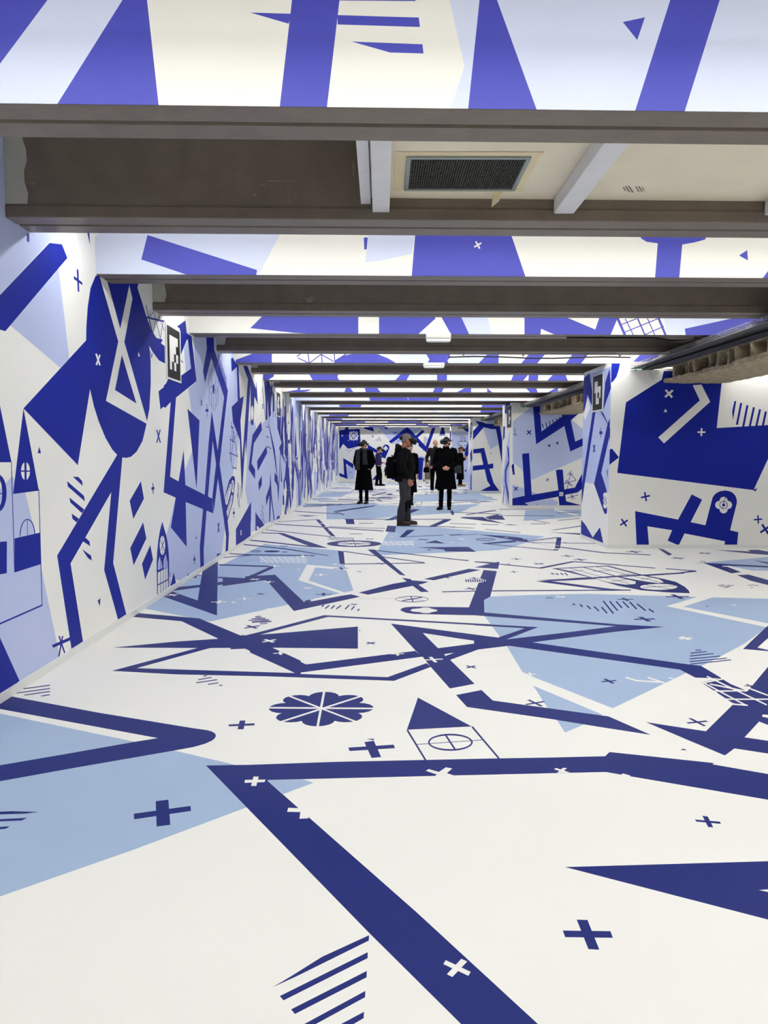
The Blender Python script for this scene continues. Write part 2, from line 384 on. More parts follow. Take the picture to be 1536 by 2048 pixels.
z4.l('N', 7, 850,362, 1180,405); z4.l('N', 6, 1180,405, 1540,422); z4.ring('N', 272, 303, 78, 11, 6); z4.cross('W', 90, 300, 30, 20); z4.cross('W', 20, 326, 22, 0)
z4.cross('W', 430, 288, 26, 5); z4.cross('W', 520, 318, 26, 5)
z4.l('N', 6, -20,450, 142,465); z4.l('N', 7, 190,474, 690,523); z4.p('N', 680,519, 940,470, 970,474, 700,528); z4.l('N', 7, 955,473, 1300,500)
for x, y, h, k in ((510,453,38,3),(900,430,45,3),(1000,458,48,3),(683,490,45,40),(490,552,32,3),(1412,398,55,3),(700,306,22,0),(885,327,20,0),(450,492,20,0)): z4.cross('N', x, y, h, k)
z4.p('N', 660,623, 1000,596, 1540,570, 1800,555, 1800,565, 1540,582, 1100,608, 770,625); z4.p('N', 660,625, 770,623, 1240,682, 1400,693, 1230,698)
z4.l('N', 8, 320,698, 1390,692)
for i, a in enumerate(((775,565,800,568),(812,566,835,572),(848,560,870,575),(880,560,905,578),(960,555,975,562),(990,552,1010,560),(1030,555,1045,560))): z4.l('N', 8, *a)
z5.l('N', 6, 200,178, 670,216)
z5.p('N', -126,218, 309,196, 560,264, 740,300, 830,322, 895,358, 925,385, 937,409, 760,402, 560,386, 390,353, 190,292, 0,247)
z5.p('W', -75,221, 118,212, 400,290, 520,318, 517,338, 440,343, 300,322, 200,292, 20,238)
z5.p('W', 132,210, 300,203, 560,272, 700,300, 736,325, 700,332, 620,322, 520,305, 380,278)
z5.ell('W', 697, 360, 143, 23)
for a in ((10,214,200,268,420,322,470,335),(215,205,480,272,720,328),(590,342,800,380)): z5.l('N', 3, *a)
for a in ((20,238,120,232),(190,240,330,232),(250,292,430,278),(330,318,470,300),(400,265,520,262),(560,300,640,292),(575,365,830,350)): z5.l('N', 3, *a)
z5.p('N', -240,308, 100,293, 400,272, 790,257, 780,262, 400,284, 0,308)
z5.l('N', 6, 750,220, 985,238); z5.p('N', 960,234, 990,243, 860,256, 845,251)
z5.cross('N', 505, 90, 55, 3); z5.cross('N', 1050, 102, 50, 20); z5.cross('N', 845, 140, 50, 10); z5.cross('N', 90, 150, 45, 3); z5.cross('N', 1035, 165, 28, 20)
z5.p('N', 690,65, 735,72, 800,110, 775,119, 760,112)
z5.p('L', 950,182, 1540,130, 1720,116, 1720,242, 1540,236, 1420,235, 1260,205, 1040,180)
z5.p('N', 1035,175, 1540,200, 1720,206, 1720,222, 1540,212, 1200,196, 1330,247, 1255,256); z5.cross('W', 1215, 203, 36, 15); z5.cross('W', 1450, 220, 18, 0)
z5.p('N', 1420,155, 1720,195, 1720,200, 1540,186); z5.p('N', 1300,270, 1385,265, 1620,330, 1620,358, 1536,346, 1400,312)
z5.p('N', 1120,75, 1400,88, 1380,75, 1460,75, 1700,118, 1700,126, 1420,106)
for a in ((1150,350,1200,343),(1165,358,1250,346),(1190,365,1275,348),(1210,366,1240,360),(1380,350,1400,345),(1400,348,1430,343),(1400,366,1420,362),(1430,352,1465,347)): z5.l('N', 4, *a)
# large pale field at the right
Q.p('L', 981,1193, 1061,1190, 1173,1187.5, 1394,1194, 1640,1200, 1640,1190, 1640,1235, 1532,1256, 1488,1288, 1408,1330, 1370,1347, 1225.5,1416.5, 1068,1354.5, 1045,1344, 1013,1291.5, 969,1232, 968,1200)
z5.p('W', 990,438, 755,508, 1536,672, 1740,712, 1740,684, 1536,640, 885,512, 1110,441)
z5.cross('N', 840, 435, 85, 3); z5.cross('N', 440, 456, 58, 3); z5.cross('N', 590, 608, 75, 3); z5.cross('W', 1273, 499, 25, 3); z5.cross('W', 900, 755, 50, 25); z5.ell('N', 1070, 509, 10, 3, 8)
for a in ((35,490,55,497),(92,495,112,513),(145,503,175,530),(200,510,238,546),(258,515,300,563),(270,468,350,566),(320,470,382,543),(370,472,415,522),(420,472,468,520),(473,475,527,531),(530,490,597,543),(620,530,660,555)): z5.l('N', 11, *a)
z4.cross('W', 848, 742, 42, 30); z4.l('N', 3, 740,748, 790,748); z4.l('N', 3, 730,755, 795,755)
# lower right bands
z6.p('N', 0,124, 332,142, 160,208, 105,202, 262,148, 0,133)
z6.p('N', -5,65, 60,66, 740,127, 995,141, 740,166, 300,222, 165,240, 110,202, 160,207, 480,170, 738,137, -5,80)
z6.p('N', 100,198, 300,222, 1085,333, 1185,345, 1297,412, 1155,407, 1075,365, 180,240, -5,262, -5,188)
z6.cross('N', 888, 100, 52, 8); z6.cross('W', 1103, 200, 36, 5); z6.cross('N', 702, 425, 40, 15); z6.cross('W', 290, 388, 26, 0)
z6.l('W', 7, 790,406, 850,423, 985,431); z6.l('W', 7, 905,405, 995,436); z6.l('W', 5, 1015,407, 1040,412)
for a in ((1155,264,1185,262),(1130,279,1215,270),(1126,294,1250,281),(1125,309,1285,294),(1125,323,1320,305),(1130,336,1342,314)): z6.l('N', 5, *a)
z6.p('L', 305,449, 667,600, 600,640, 472,695, 430,630, 380,565)
Q.p('N', 912,1390, 963,1380, 985.5,1401, 1217,1432.7, 1301.7,1469.7, 1200,1454, 1100,1437.7, 934,1414)
z6.cross('N', 315, 540, 54, 25, .15)
z6.p('N', 1525,143, 1740,-20, 1740,285, 1536,268, 1405,257); z6.p('W', 1480,250, 1536,200, 1740,40, 1740,270, 1536,262)
z6.p('N', 1536,350, 1740,230, 1740,870, 1536,805, 1360,778, 1310,815, 1130,740, 895,640, 1210,688, 1350,550, 1440,465)
z6.p('W', 1490,637, 1560,665, 1740,745, 1740,770, 1536,738, 1413,720); z6.p('W', 1508,600, 1560,604, 1560,622, 1505,612)
z6.p('N', 1185,432, 1290,410, 1340,440, 1430,478, 1500,480, 1700,520, 1700,600, 1440,552, 1350,540, 1260,480)
for a in ((1150,408,1420,552),(1215,400,1530,550),(1290,408,1536,500),(1190,436,1340,405),(1250,478,1430,475),(1310,520,1536,520),(1230,440,1420,478),(1340,545,1430,552)): z6.l('W', 7, *a)
z6.cross('N', 1440, 450, 28, 5); z6.cross('N', 1165, 640, 56, 15, .16); z6.p('N', 1075,785, 1095,779, 1112,789)
# nearest part of the floor
z1 = T(0, 1300, 2.56).on(F); z2 = T(500, 1550, 2.56).on(F); z3 = T(1036, 1500, 3.072).on(F); z8 = T(500, 1340, 2.56).on(F)
z1.p('L', -200,280, 0,325, 690,470, 400,535, 0,600, -200,640)
z1.p('L', 880,512, 1200,587, 1300,700, 1265,805, 680,1024, 0,1262, -200,1330, -200,680, 400,590)
z1.p('N', 55,237, 500,320, 1000,402, 1060,410, 1085,417, 1100,426, 1106,438, 1100,452, 1085,464, 1050,480, 990,497, 880,517, 400,600, 0,672, -200,706, -200,624, 0,590, 350,530, 690,470, 808,451, 0,302, -80,287)
for a in ((118,199,256,180),(75,222,256,197),(125,231,256,212),(210,236,255,229)): z1.l('N', 5, *a)
for a in ((1040,134,1060,131),(1015,152,1083,140),(1005,168,1112,152),(1065,176,1118,168),(1122,181,1138,181)): z1.l('N', 5, *a)
z1.p('N', -90,826, 0,828, 60,825, 200,829, 130,838, 0,842, -90,848); z1.p('N', -90,868, 0,866, 140,859, 112,873, 0,878, -90,884); z1.p('N', -90,912, 0,906, 52,902, 30,915, 0,918, -90,924)
z1.p('N', 797,774, 862,766, 872,895, 802,904); z1.p('N', 685,838, 975,798, 978,824, 687,867)
z1.p('N', 1228,361, 1257,361, 1247,406, 1216,406); z1.p('N', 1172,381, 1303,375, 1303,386, 1170,391)
z2.p('L', 85,26, 270,22, 325,40, 170,98)
Q.p('N', 412,1531, 500,1529.5, 672,1523.6, 1000,1516.6, 1100,1515, 1210,1512.4, 1219,1504, 1428,1526, 1425,1528.6, 1536,1548, 1620,1562, 1620,1614, 1536,1599.5, 1260.6,1552.7, 1211.8,1544, 1036,1548, 906,1551, 535,1560, 535,1561.7, 832,1823.4, 1076,2048, 1160,2124, 1000,2124, 922,2048, 738,1865.6, 500,1621.5)
z1.p('W', 1298,648, 1325,648, 1312,696, 1285,696); z1.p('W', 1254,665, 1359,663, 1355,676, 1252,680)
z2.p('W', 196,168, 262,170, 300,215, 298,222, 253,224, 258,190, 190,188)
z2.p('W', 1002,948, 1130,1008, 1118,1028, 990,968); z2.p('W', 1082,941, 1112,955, 1036,1034, 1008,1020)
z2.p('N', 610,820, 608,848, 240,1030, 115,1087, 210,1030, 370,930)
z2.p('N', 603,907, 602,938, 172,1154, 152,1132); z2.p('N', 598,1003, 597,1036, 230,1224, 210,1200)
z2.p('N', 591,1105, 589,1138, 310,1290, 250,1290); z2.p('N', 584,1212, 582,1245, 470,1310, 400,1310)
z3.p('N', 1088,427, 1240,440, 1247,454, 1094,440); z3.p('N', 1132,404, 1166,408, 1200,476, 1168,473)
z3.p('N', 288,719, 1536,683, 1720,678, 1720,1092, 1536,1042); z3.p('W', 1480,860, 1720,845, 1720,905, 1536,872)
z3.p('N', 275,1109, 568,1113, 583,1154, 290,1150); z3.p('N', 360,1042, 427,1044, 500,1227, 433,1224)
z3.p('W', 220,118, 235,110, 262,120, 278,109, 302,111, 282,126, 320,139, 238,141, 255,129); z3.p('W', 632,152, 645,144, 690,157, 690,166, 640,156)
z8.p('W', 900,516, 915,507, 967,522, 1003,498, 1036,504, 1008,528, 1050,542, 942,546, 957,535)
z8.flower('N', 365, 194, 268, 8, 0, ring=.70)
for w, a in ((8, (90,193,636,197)), (12, (381,104,344,300)), (8, (190,129,556,270)), (8, (150,268,568,134))): z8.l('W', w, *a)
z8.p('N', 503,397, 735,382, 743,400, 510,415); z8.p('N', 585,369, 634,362, 672,446, 622,450); z8.p('N', 595,354, 632,351, 637,360)
z8.p('N', 860,141, 1135,289, 803,306); z8.l('N', 9, 805,307, 900,463); z8.l('N', 9, 1137,290, 1275,453)
z8.l('N', 3, 855,381, 1190,358); z8.ring('N', 1026, 370, 115, 44, 9); z8.l('N', 9, 998,328, 1053,411)
F.build('floor', kind='structure')
# ================================================================== LEFT WALL
# u runs away from the viewer, v up; normal faces the hall
LW = Surf((XL, 0, 0), (0, 1, 0), (0, 0, 1), [(YN, 0), (YB, 0), (YB, ZC), (YN, ZC)], [WW, WL, WN, WW])
scatter(LW, 14.2, 37.5, 0.1, 2.7, 26, 2.0, .6, 13)
rnd = random.Random(5)
for i in range(150):      # long slanting bands, thin triangles and pale fields, as on the nearer part
    u = rnd.uniform(14.2, 37.6); v = rnd.uniform(0, 1.4); k = rnd.random(); h = rnd.uniform(.7, 2.0); du = rnd.uniform(-.9, .9)
    if k < .62:
        p = Vector((u, v)); q = p+Vector((du, h)); LW.strip('N', [p, q], rnd.choice((.05, .12, .2, .28)))
        if rnd.random() < .6: LW.strip('N', [q, q+Vector((rnd.uniform(-.9, .9), -h*rnd.uniform(.4, 1)))], rnd.choice((.1, .18, .25)))
    elif k < .84: w = rnd.uniform(.2, .6); LW.add('N', [Vector((u, v)), Vector((u+w, v+rnd.uniform(-.2, .3))), Vector((u+w*rnd.uniform(0, 2), v+h))])
    elif k < .93: w = rnd.uniform(.5, 1.1); LW.add('W', [Vector((u, v)), Vector((u+w, v)), Vector((u+w+du, v+h)), Vector((u+du, v+h))])
    else: w = rnd.uniform(.4, 1.2); LW.add('L', [Vector((u, v)), Vector((u+w, v)), Vector((u+w+du, v+h)), Vector((u+du, v+h))])
scatter(LW, 14.2, 37.5, 0.1, 2.7, 60, .5, .05, 11)
scatter(LW, YN+1, 3.6, 0.2, 2.4, 10, .8, .3, 12)
LA = T(0, 430, 5.12).on(LW); LB = T(0, 700, 5.12).on(LW); LC = T(0, 950, 4.55).on(LW); LD = T(160, 540, 6.144).on(LW)
LE = T(150, 760, 5.12).on(LW); LF = T(200, 1000, 5.12).on(LW); LG = T(350, 680, 7.68).on(LW); LH = T(380, 880, 7.68).on(LW)
add = LW.add
# pale fields
LA.p('L', -330,-900, 300,-900, 480,180, 508,275, 0,820, -330,1150)
LA.p('L', 480,-300, 560,-300, 600,180, 640,300, 508,280, 480,180)
LA.p('L', 600,545, 710,1470, 620,1565, 105,1130)
LC.p('L', 110,10, 232,165, 300,450, 345,700, 545,1660, 175,1890, -110,2080, -110,250)
add('L', LE.q(1160,90, 1195,330, 1240,500, 1195,740, 1125,925, 1030,1205, 975,1450) + LF.q(700,290, 685,340, 570,725, 830,832, 1245,556, 1275,310)
    + LH.q(540,1390, 650,600, 665,480, 745,60) + LG.q(985,1460, 890,1260, 870,1020, 965,930, 960,400, 905,340, 900,-300, 265,-300, 330,640, 205,745))
add('L', LG.q(1105,1990, 1110,1250, 1210,1230, 1285,1480, 1330,1300, 1440,1190, 1480,1150, 1536,1230) + LH.q(1480,300, 1420,1000, 1400,1140, 1100,1330, 945,1412, 950,1290, 890,1000, 850,780))
# band top left, small marks
LA.p('N', 508,285, 635,300, 690,440, 600,545, 55,1190, -330,1080, -330,1080, 0,820)
LA.p('N', 785,553, 803,562, 812,790, 796,782); LA.p('N', 755,622, 842,690, 845,720, 757,655)
LA.p('N', 272,190, 300,190, 300,280, 275,270); LA.p('N', 310,182, 345,205, 325,196); LA.p('N', 880,120, 912,120, 922,310)
# big figure
add('N', LD.q(190,75, 130,220, 95,450, 78,700, 75,865) + LA.q(880,1285) + LB.q(240,598, 797,1180, 922,400, 960,570, 1010,730, 1080,900, 1150,1020, 1200,1073, 1253,1100, 1290,1105, 1340,1095, 1400,1040, 1460,930, 1500,760, 1530,600)
    + LD.q(870,1400, 868,1105, 850,930, 895,1010, 970,1110, 1045,1150, 1042,935, 995,900, 1018,855, 940,835, 880,740, 815,570, 770,420, 705,215, 722,160, 722,60, 340,20))
add('W', LD.q(235,60, 320,60, 340,155, 495,722, 605,185, 645,350, 545,885) + LB.q(1508,737, 1505,757, 1085,520) + LD.q(470,880))
LB.p('N', 1248,50, 1178,410, 1397,548)
add('N', LB.q(1200,1073) + LC.q(520,733, 650,1580, 660,1640, 755,1570, 755,1512, 642,805, 1013,155, 948,865, 1075,1318, 1085,1370, 1165,1320, 1150,1270, 1030,800) + LB.q(1253,1100))
LD.l('W', 20, 197,1028, 245,1172); LD.l('W', 20, 245,1042, 200,1168); LD.p('W', 718,1005, 738,1062, 713,1060)
LD.p('W', 850,930, 893,1010, 880,1090, 865,1060); LD.l('N', 7, 862,990, 880,1080); LD.l('N', 7, 890,1020, 880,1080)
LE.l('W', 4, 0,0, 1,0)
for a in ((610,55, 765,190, 772,240, 618,105),(632,205, 768,315, 745,347, 640,250),(652,350, 718,398, 698,432, 660,400),(662,15, 712,17, 748,55, 753,100),(778,570, 815,605, 820,648, 755,603),(747,675, 830,735, 835,780, 800,755),(915,1120, 908,1192, 888,1145)): LC.p('N', *a)
# little tower houses
LB.p('N', 240,598, 398,1440, 133,1475); LB.p('N', 385,1055, 403,990, 420,1060); LB.ell('W', 261, 1240, 46, 92)
LB.l('N', 22, 260,1140, 262,1340); LB.l('N', 14, 210,1240, 312,1240)
LC.l('N', 7, 106,-40, 133,885); LC.l('N', 7, 353,130, 383,1190); LC.l('N', 15, 385,1184, -110,1402)
LC.p('N', 131,577, 368,523, 375,810, 135,887); LC.ring('N', 250, 545, 71, 145, 9, 24, 180, 360); LC.l('N', 5, 250,410, 250,548)
LC.l('N', 6, 180,545, 182,565)
LB.p('N', -110,0, 0,570, 118,1150, -230,1150); LB.ring('N', -20, 1465, 88, 192, 46); LB.l('N', 10, -100,1470, 40,1472)
LB.l('N', 7, 116,1150, 125,1460)
LC.p('N', -110,618, 63,603, 62,893, -110,925); LC.p('N', -110,1230, 0,1480, 178,1872, -20,2040, -110,2080)
LC.l('N', 28, 478,1560, 645,1487); LC.l('N', 13, 537,1465, 590,1622); LC.l('N', 13, 570,1465, 535,1655)
# lozenges
LC.p('N', 1282,57, 1310,215, 1213,400, 1180,235); LC.p('N', 1303,430, 1332,577, 1216,822, 1185,665); LF.p('N', 515,460, 543,610, 462,815, 430,655)
LE.l('N', 8, 798,1055, 800,1166); LE.p('N', 783,1098, 813,1093, 813,1122, 783,1127); LE.l('N', 12, 836,510, 874,642); LE.l('N', 12, 872,510, 838,642)
# gothic window
LF.p('N', 637,222, 655,280, 675,350, 692,430, 703,530, 708,640, 705,892, 585,972, 580,640, 585,540, 595,430, 612,320)
LF.ell('W', 639, 465, 28, 98); LF.l('N', 5, 616,410, 662,520); LF.l('N', 5, 662,410, 616,520); LF.l('N', 4, 640,370, 640,560)
LF.p('L', 610,578, 632,640, 638,700, 592,718, 594,640); LF.p('L', 672,552, 692,640, 693,692, 650,702, 652,620)
LF.p('W', 592,742, 692,692, 697,895, 592,966)
for x in (620, 648, 675): LF.l('N', 5, x,600, x,960)
LF.l('N', 10, 588,872, 702,812); LF.l('N', 16, 588,737, 645,706)
LF.p('N', 755,742, 778,850, 720,882); LF.l('N', 5, 716,738, 720,880); LF.p('N', 895,755, 912,765, 895,790)
LF.l('N', 6, 966,565, 967,655); LF.p('N', 957,598, 977,592, 977,618, 957,624); LF.p('N', 978,395, 985,365, 990,395); LF.l('N', 8, 1205,235, 1222,328); LF.l('N', 8, 1222,232, 1206,328)
LF.p('N', 1195,550, 1240,546, 1200,580)
# navy frame figure behind the marker
add('N', LD.q(1305,770, 1370,815, 1432,1365) + LE.q(1035,180, 980,225, 925,285, 905,275, 875,302, 855,115) + LD.q(1100,1385, 1240,1300, 1365,1210))
LD.p('N', 1190,695, 1295,620, 1320,840, 1232,1060, 1225,720); LD.p('L', 1300,1250, 1365,1210, 1325,850, 1275,960)
LD.p('W', 1240,1300, 1300,1252, 1275,960, 1232,1060); LD.l('N', 10, 1230,1095, 1265,1140); LD.p('N', 1232,1180, 1245,1195, 1235,1215)
add('N', LE.q(980,225, 1035,180, 973,990, 1060,1038, 1113,715, 1130,1075, 1400,1212) + LH.q(340,905, 360,1128) + LE.q(1130,1248) + LF.q(878,20, 888,480, 725,280) + LE.q(1032,1205, 907,1150))
LE.p('N', 1152,295, 1275,415, 1245,1120)
LE.p('N', 905,60, 930,40, 960,-20, 1010,-30, 1080,40, 1000,60, 930,90)
for a in ((808,430, 880,720),(850,620, 930,900)): LD.l('N', 9, *a)
for a in ((865,490, 850,600),(905,510, 990,850),(930,590, 900,770),(965,550, 1035,750),(1020,640, 985,850),(955,600,1035,480),(850,600, 905,500)): LD.l('N', 6, *a)
LD.l('N', 22, 812,580, 1035,632)
# chevron, inverted V and crossing bars further on
LG.p('N', 490,130, 460,-300, 590,-300, 600,140, 812,775, 755,880, 555,275, 462,655, 430,480)
LG.p('L', 555,275, 590,360, 560,380)
add('N', LG.q(755,870, 812,775) + LH.q(455,370, 430,590, 365,1100, 340,900, 400,370) + LG.q(655,1700))
add('N', LG.q(565,1090, 655,1700) + LH.q(455,370, 580,1260, 598,1440, 585,1700, 545,1730, 555,1480, 430,590, 400,370) + LG.q(580,1550))
add('N', LG.q(565,1090, 580,1550) + LH.q(275,880, 225,840, 290,0))
LH.p('N', 200,1060, 255,1085, 210,1680, 214,1930, 160,1962, 150,1650)
add('N', LG.q(870,1025, 965,935, 950,400, 900,330, 975,385, 997,900, 1055,860, 1005,1240, 1035,1830, 1120,600, 1170,540, 1090,1800) + LH.q(850,0, 797,890, 765,0) + LG.q(890,1260))
LG.p('N', 1045,395, 1110,395, 1170,550, 1245,750, 1250,610, 1270,950, 1280,1000, 1220,870, 1205,1290, 1190,1315, 1165,1290, 1160,700, 1120,600)
LG.ell('W', 1186, 1120, 20, 112); LG.p('N', 860,290, 888,270, 960,400, 870,490)
for a in ((1370,640, 1385,640, 1405,990, 1395,1000),(1420,680, 1470,800, 1490,640, 1500,700, 1440,1280, 1536,1700, 1536,1850, 1435,1290, 1465,900),(1190,1460, 1325,1250, 1335,1385, 1205,1600, 1170,1900, 1225,1997, 1130,1980)): LG.p('N', *a)
for a in ((955,0, 980,60, 945,360, 1000,455, 998,600, 900,445),(1175,90, 1185,200, 1040,480, 1030,325),(1100,545, 1105,680, 1058,780, 1050,650),
          (1235,480, 1255,850, 1300,1225, 1285,1230, 1245,900, 1230,1255, 1215,1265, 1220,850, 1170,1010, 1165,880, 1225,700),
          (1255,0, 1300,130, 1360,700, 1385,200, 1400,60, 1370,700, 1355,960, 1340,700, 1295,620, 1300,500, 1335,550),(1395,310, 1415,650, 1395,630),(1536,250, 1440,740, 1435,650),
          (1480,770, 1525,850, 1500,1100),(1370,120, 1420,20, 1450,20, 1440,250, 1480,390, 1390,200),(1425,850, 1445,850, 1450,990, 1425,1000)): LH.p('N', *a)
LH.p('W', 1440,20, 1450,20, 1448,250, 1436,250)
LH.p('N', 940,950, 932,1470, 705,1630, 705,1370); LH.l('W', 9, 778,1390, 790,1455); LH.l('W', 9, 790,1385, 778,1460)
LH.p('N', 1005,1105, 1140,1310, 1005,1400); LH.p('W', 1030,1315, 1065,1355, 1025,1375)
LH.p('N', 650,552, 680,560, 692,600, 690,680, 660,950, 575,1245, 530,900, 600,620)
LH.ell('W', 656, 712, 20, 100); LH.p('W', 615,665, 630,690, 625,800, 570,1000, 548,985, 535,900); LH.p('W', 640,835, 655,860, 645,960, 578,1190, 560,1100)
for a in ((622,690, 556,960),(605,700, 545,930),(645,880, 580,1120),(632,900, 570,1090)): LH.l('N', 5, *a)
LH.l('N', 10, 655,650, 655,760)
for a in ((730,650,735,900),(745,660,760,1050),(770,700,785,900),(725,820,745,1020)): LH.l('N', 6, *a)
LH.l('N', 6, 670,1045, 674,1200); LH.p('N', 658,1105, 688,1100, 688,1135, 658,1140)
LH.l('N', 9, 425,1280, 450,1415); LH.l('N', 9, 452,1270, 424,1415); LH.p('N', 88,1515, 95,1475, 103,1515); LH.l('N', 6, 67,1770, 68,1900); LH.p('N', 52,1818, 84,1812, 84,1850, 52,1855)
for a in ((1105,1000,1125,1060),(1095,1070,1140,1170),(1090,1140,1145,1265),(1088,1210,1135,1310)): LH.l('N', 8, *a)
# flower outline and small signs
LG.ring('N', 592, 560, 42, 180, 5, 20); LG.ring('N', 555, 640, 38, 190, 5, 20, 60, 300); LG.ring('N', 632, 640, 34, 190, 5, 20, -120, 120); LG.ring('N', 595, 920, 40, 170, 5, 20); LG.ring('N', 555, 860, 36, 150, 5, 16, 60, 300); LG.ring('N', 635, 870, 30, 150, 5, 16, -120, 120)
LG.ell('N', 592, 752, 14, 75); LG.l('N', 6, 530,700, 655,790); LG.l('N', 4, 590,820, 590,1060)
LG.l('N', 8, 395,915, 420,1015); LG.l('N', 8, 418,925, 396,1005); LG.l('N', 7, 490,985, 493,1180); LG.p('N', 470,1065, 512,1058, 512,1100, 470,1105)
for i in range(9): LG.l('N', 8, 662+i*15,210+i*44, 668+i*15,400+i*42)
for a in ((870,1260,880,1560),(880,1330,960,1790),(850,1480,850,1800),(905,1400,860,1870),(850,1800,890,1990),(960,1750,930,1990),(880,1560,960,1440)): LG.l('N', 6, *a)
for a in ((855,1330,900,1350),(848,1525,915,1570),(835,1730,965,1790),(890,1955,945,1975)): LG.l('N', 14, *a)
for a in ((1400,1330,1440,1345),(1400,1480,1445,1500),(1410,1630,1475,1670)): LG.l('N', 12, *a)
LG.l('N', 7, 1340,985, 1358,1060); LG.l('N', 7, 1358,980, 1342,1060)
LW.build('wall_left', kind='structure')
b = MB(); b.box(XL, XL+0.012, YN, YB, 0.001, 0.052); b.build('baseboard_left', M_BASE, kind='structure')
# ================================================================== RIGHT SIDE: pillars with the niche end walls, outer wall, far wall
PIL = [(11.12, 12.62), (19.80, 21.0), (27.7, 29.1), (35.8, 37.0)]
INK = [WW, WL, WN, WW]
def wall_stub(i, y0, y1, paint_front, paint_side):
    bm = bmesh.new()
    f = Surf((0, y0, 0), (1, 0, 0), (0, 0, 1), [(XR, 0), (XA, 0), (XA, ZB-.002), (XR, ZB-.002)], INK); paint_front(f); f.mesh_into(bm)
    s = Surf((XR, 0, 0), (0, -1, 0), (0, 0, 1), [(-y1, 0), (-y0, 0), (-y0, ZB-.002), (-y1, ZB-.002)], INK); paint_side(s); s.mesh_into(bm)
    for q in ([(XR, y1, 0), (XR, y1, ZB-.002), (XA, y1, ZB-.002), (XA, y1, 0)], [(XR, y0, ZB-.002), (XA, y0, ZB-.002), (XA, y1, ZB-.002), (XR, y1, ZB-.002)]):
        bm.faces.new([bm.verts.new(v) for v in q])
    me = D.meshes.new('wall_right'); bm.to_mesh(me); bm.free()
    meshobj('wall_right', me, INK, kind='structure')
    b = MB(); b.box(XR-.012, XA, y0-.012, y0, .001, .055); b.box(XR-.012, XR, y0, y1, .001, .055); b.build('baseboard_right', M_BASE, kind='structure')
R1 = T(1136, 560, 3.84); R2 = T(1136, 800, 3.84); R5 = T(940, 780, 5.486)
def f1(S):
    a, b = R1.on(S), R2.on(S)
    S.add('N', a.q(445,940, 720,765, 735,700, 1190,700, 1142,1137) + b.q(1660,185, 1425,692, 378,560))
    a.p('N', 318,640, 400,640, 390,690, 372,745, 345,780, 318,800)
    S.add('W', a.q(958,808, 1025,803, 1092,935) + b.q(737,333, 693,287) + a.q(1012,925))
    a.cross('W', 775, 873, 36, 42, .2); a.p('W', 748,988, 763,1013, 735,1015); b.cross('W', 1025, 247, 28, 0, .2)
    a.p('N', 1278,930, 1292,930, 1268,1075, 1260,1010)
    for v in ((1330,945,1297,1112),(1378,962,1345,1130),(1428,977,1395,1129),(1475,993,1445,1127),(1520,1010,1495,1125),(1568,1025,1545,1123)): a.l('N', 16, *v)
    b.p('N', 515,853, 845,918, 950,725, 1030,765, 942,938, 1055,962, 1105,770, 1112,745, 1130,722, 1150,708, 1170,700, 1210,694, 1250,703, 1272,718, 1287,738, 1296,765, 1297,790, 1245,1000, 1308,1015, 1297,1128, 1200,1126, 1205,1085, 895,1025, 850,1117, 765,1080, 800,1000, 610,970, 622,1119, 527,1119)
    for dx, dy in ((0,-32),(34,0),(0,34),(-34,0)): b.ell('W', 1195+dx, 806+dy, 31, 31, 16)
    b.ell('W', 1195, 806, 30, 30, 16); b.ring('N', 1195, 806, 31, 31, 5); b.ell('N', 1195, 806, 12, 12, 12); b.l('N', 4, 1210,745, 1186,830)
    b.cross('N', 595, 742, 33, 12, .18); b.cross('N', 430, 942, 32, 35, .18); b.cross('N', 1460, 917, 30, 5, .17); b.cross('N', 1515, 992, 42, 35, .18)
    b.p('N', 290,392, 338,373, 392,440, 290,520); b.p('N', 1420,690, 1455,677, 1438,703); b.p('N', 770,1117, 785,1108, 798,1117)
def s1(S):
    a, b = R1.on(S), R2.on(S)
    S.add('L', a.q(60,760, 345,660) + b.q(345,0, 310,720, 200,645, 132,632, 60,640))
    a.p('L', 270,1080, 325,1200, 322,1240, 300,1230)
    S.add('N', a.q(115,760, 165,715, 190,880, 260,1030, 330,1150, 330,1330) + b.q(306,180, 270,100) + a.q(180,960, 150,880, 130,1020, 115,1000))
    a.p('N', 320,680, 285,790, 270,1000, 330,830); a.p('W', 150,900, 172,980, 130,1080, 118,1040)
    b.p('N', 190,85, 212,90, 105,800, 98,700); b.p('N', 322,140, 316,290, 255,560, 296,690, 300,830, 298,868, 290,878, 278,868, 200,645, 305,180)
    b.p('N', 90,905, 135,960, 190,1055, 245,978, 274,1112, 110,1040, 90,1000)
    b.l('N', 4, 252,212, 252,290); b.p('N', 241,240, 264,240, 264,262, 241,264); b.l('N', 7, 193,345, 208,400); b.l('N', 7, 208,345, 193,400)
    for dy in (-38, 0, 38): b.ell('W', 285, 772+dy, 15, 24, 14)
    b.ring('N', 285, 772, 9, 36, 3, 16); b.ell('N', 285, 772, 3, 7, 8); b.p('N', 298,550, 306,520, 304,610)
wall_stub(0, *PIL[0], f1, s1)
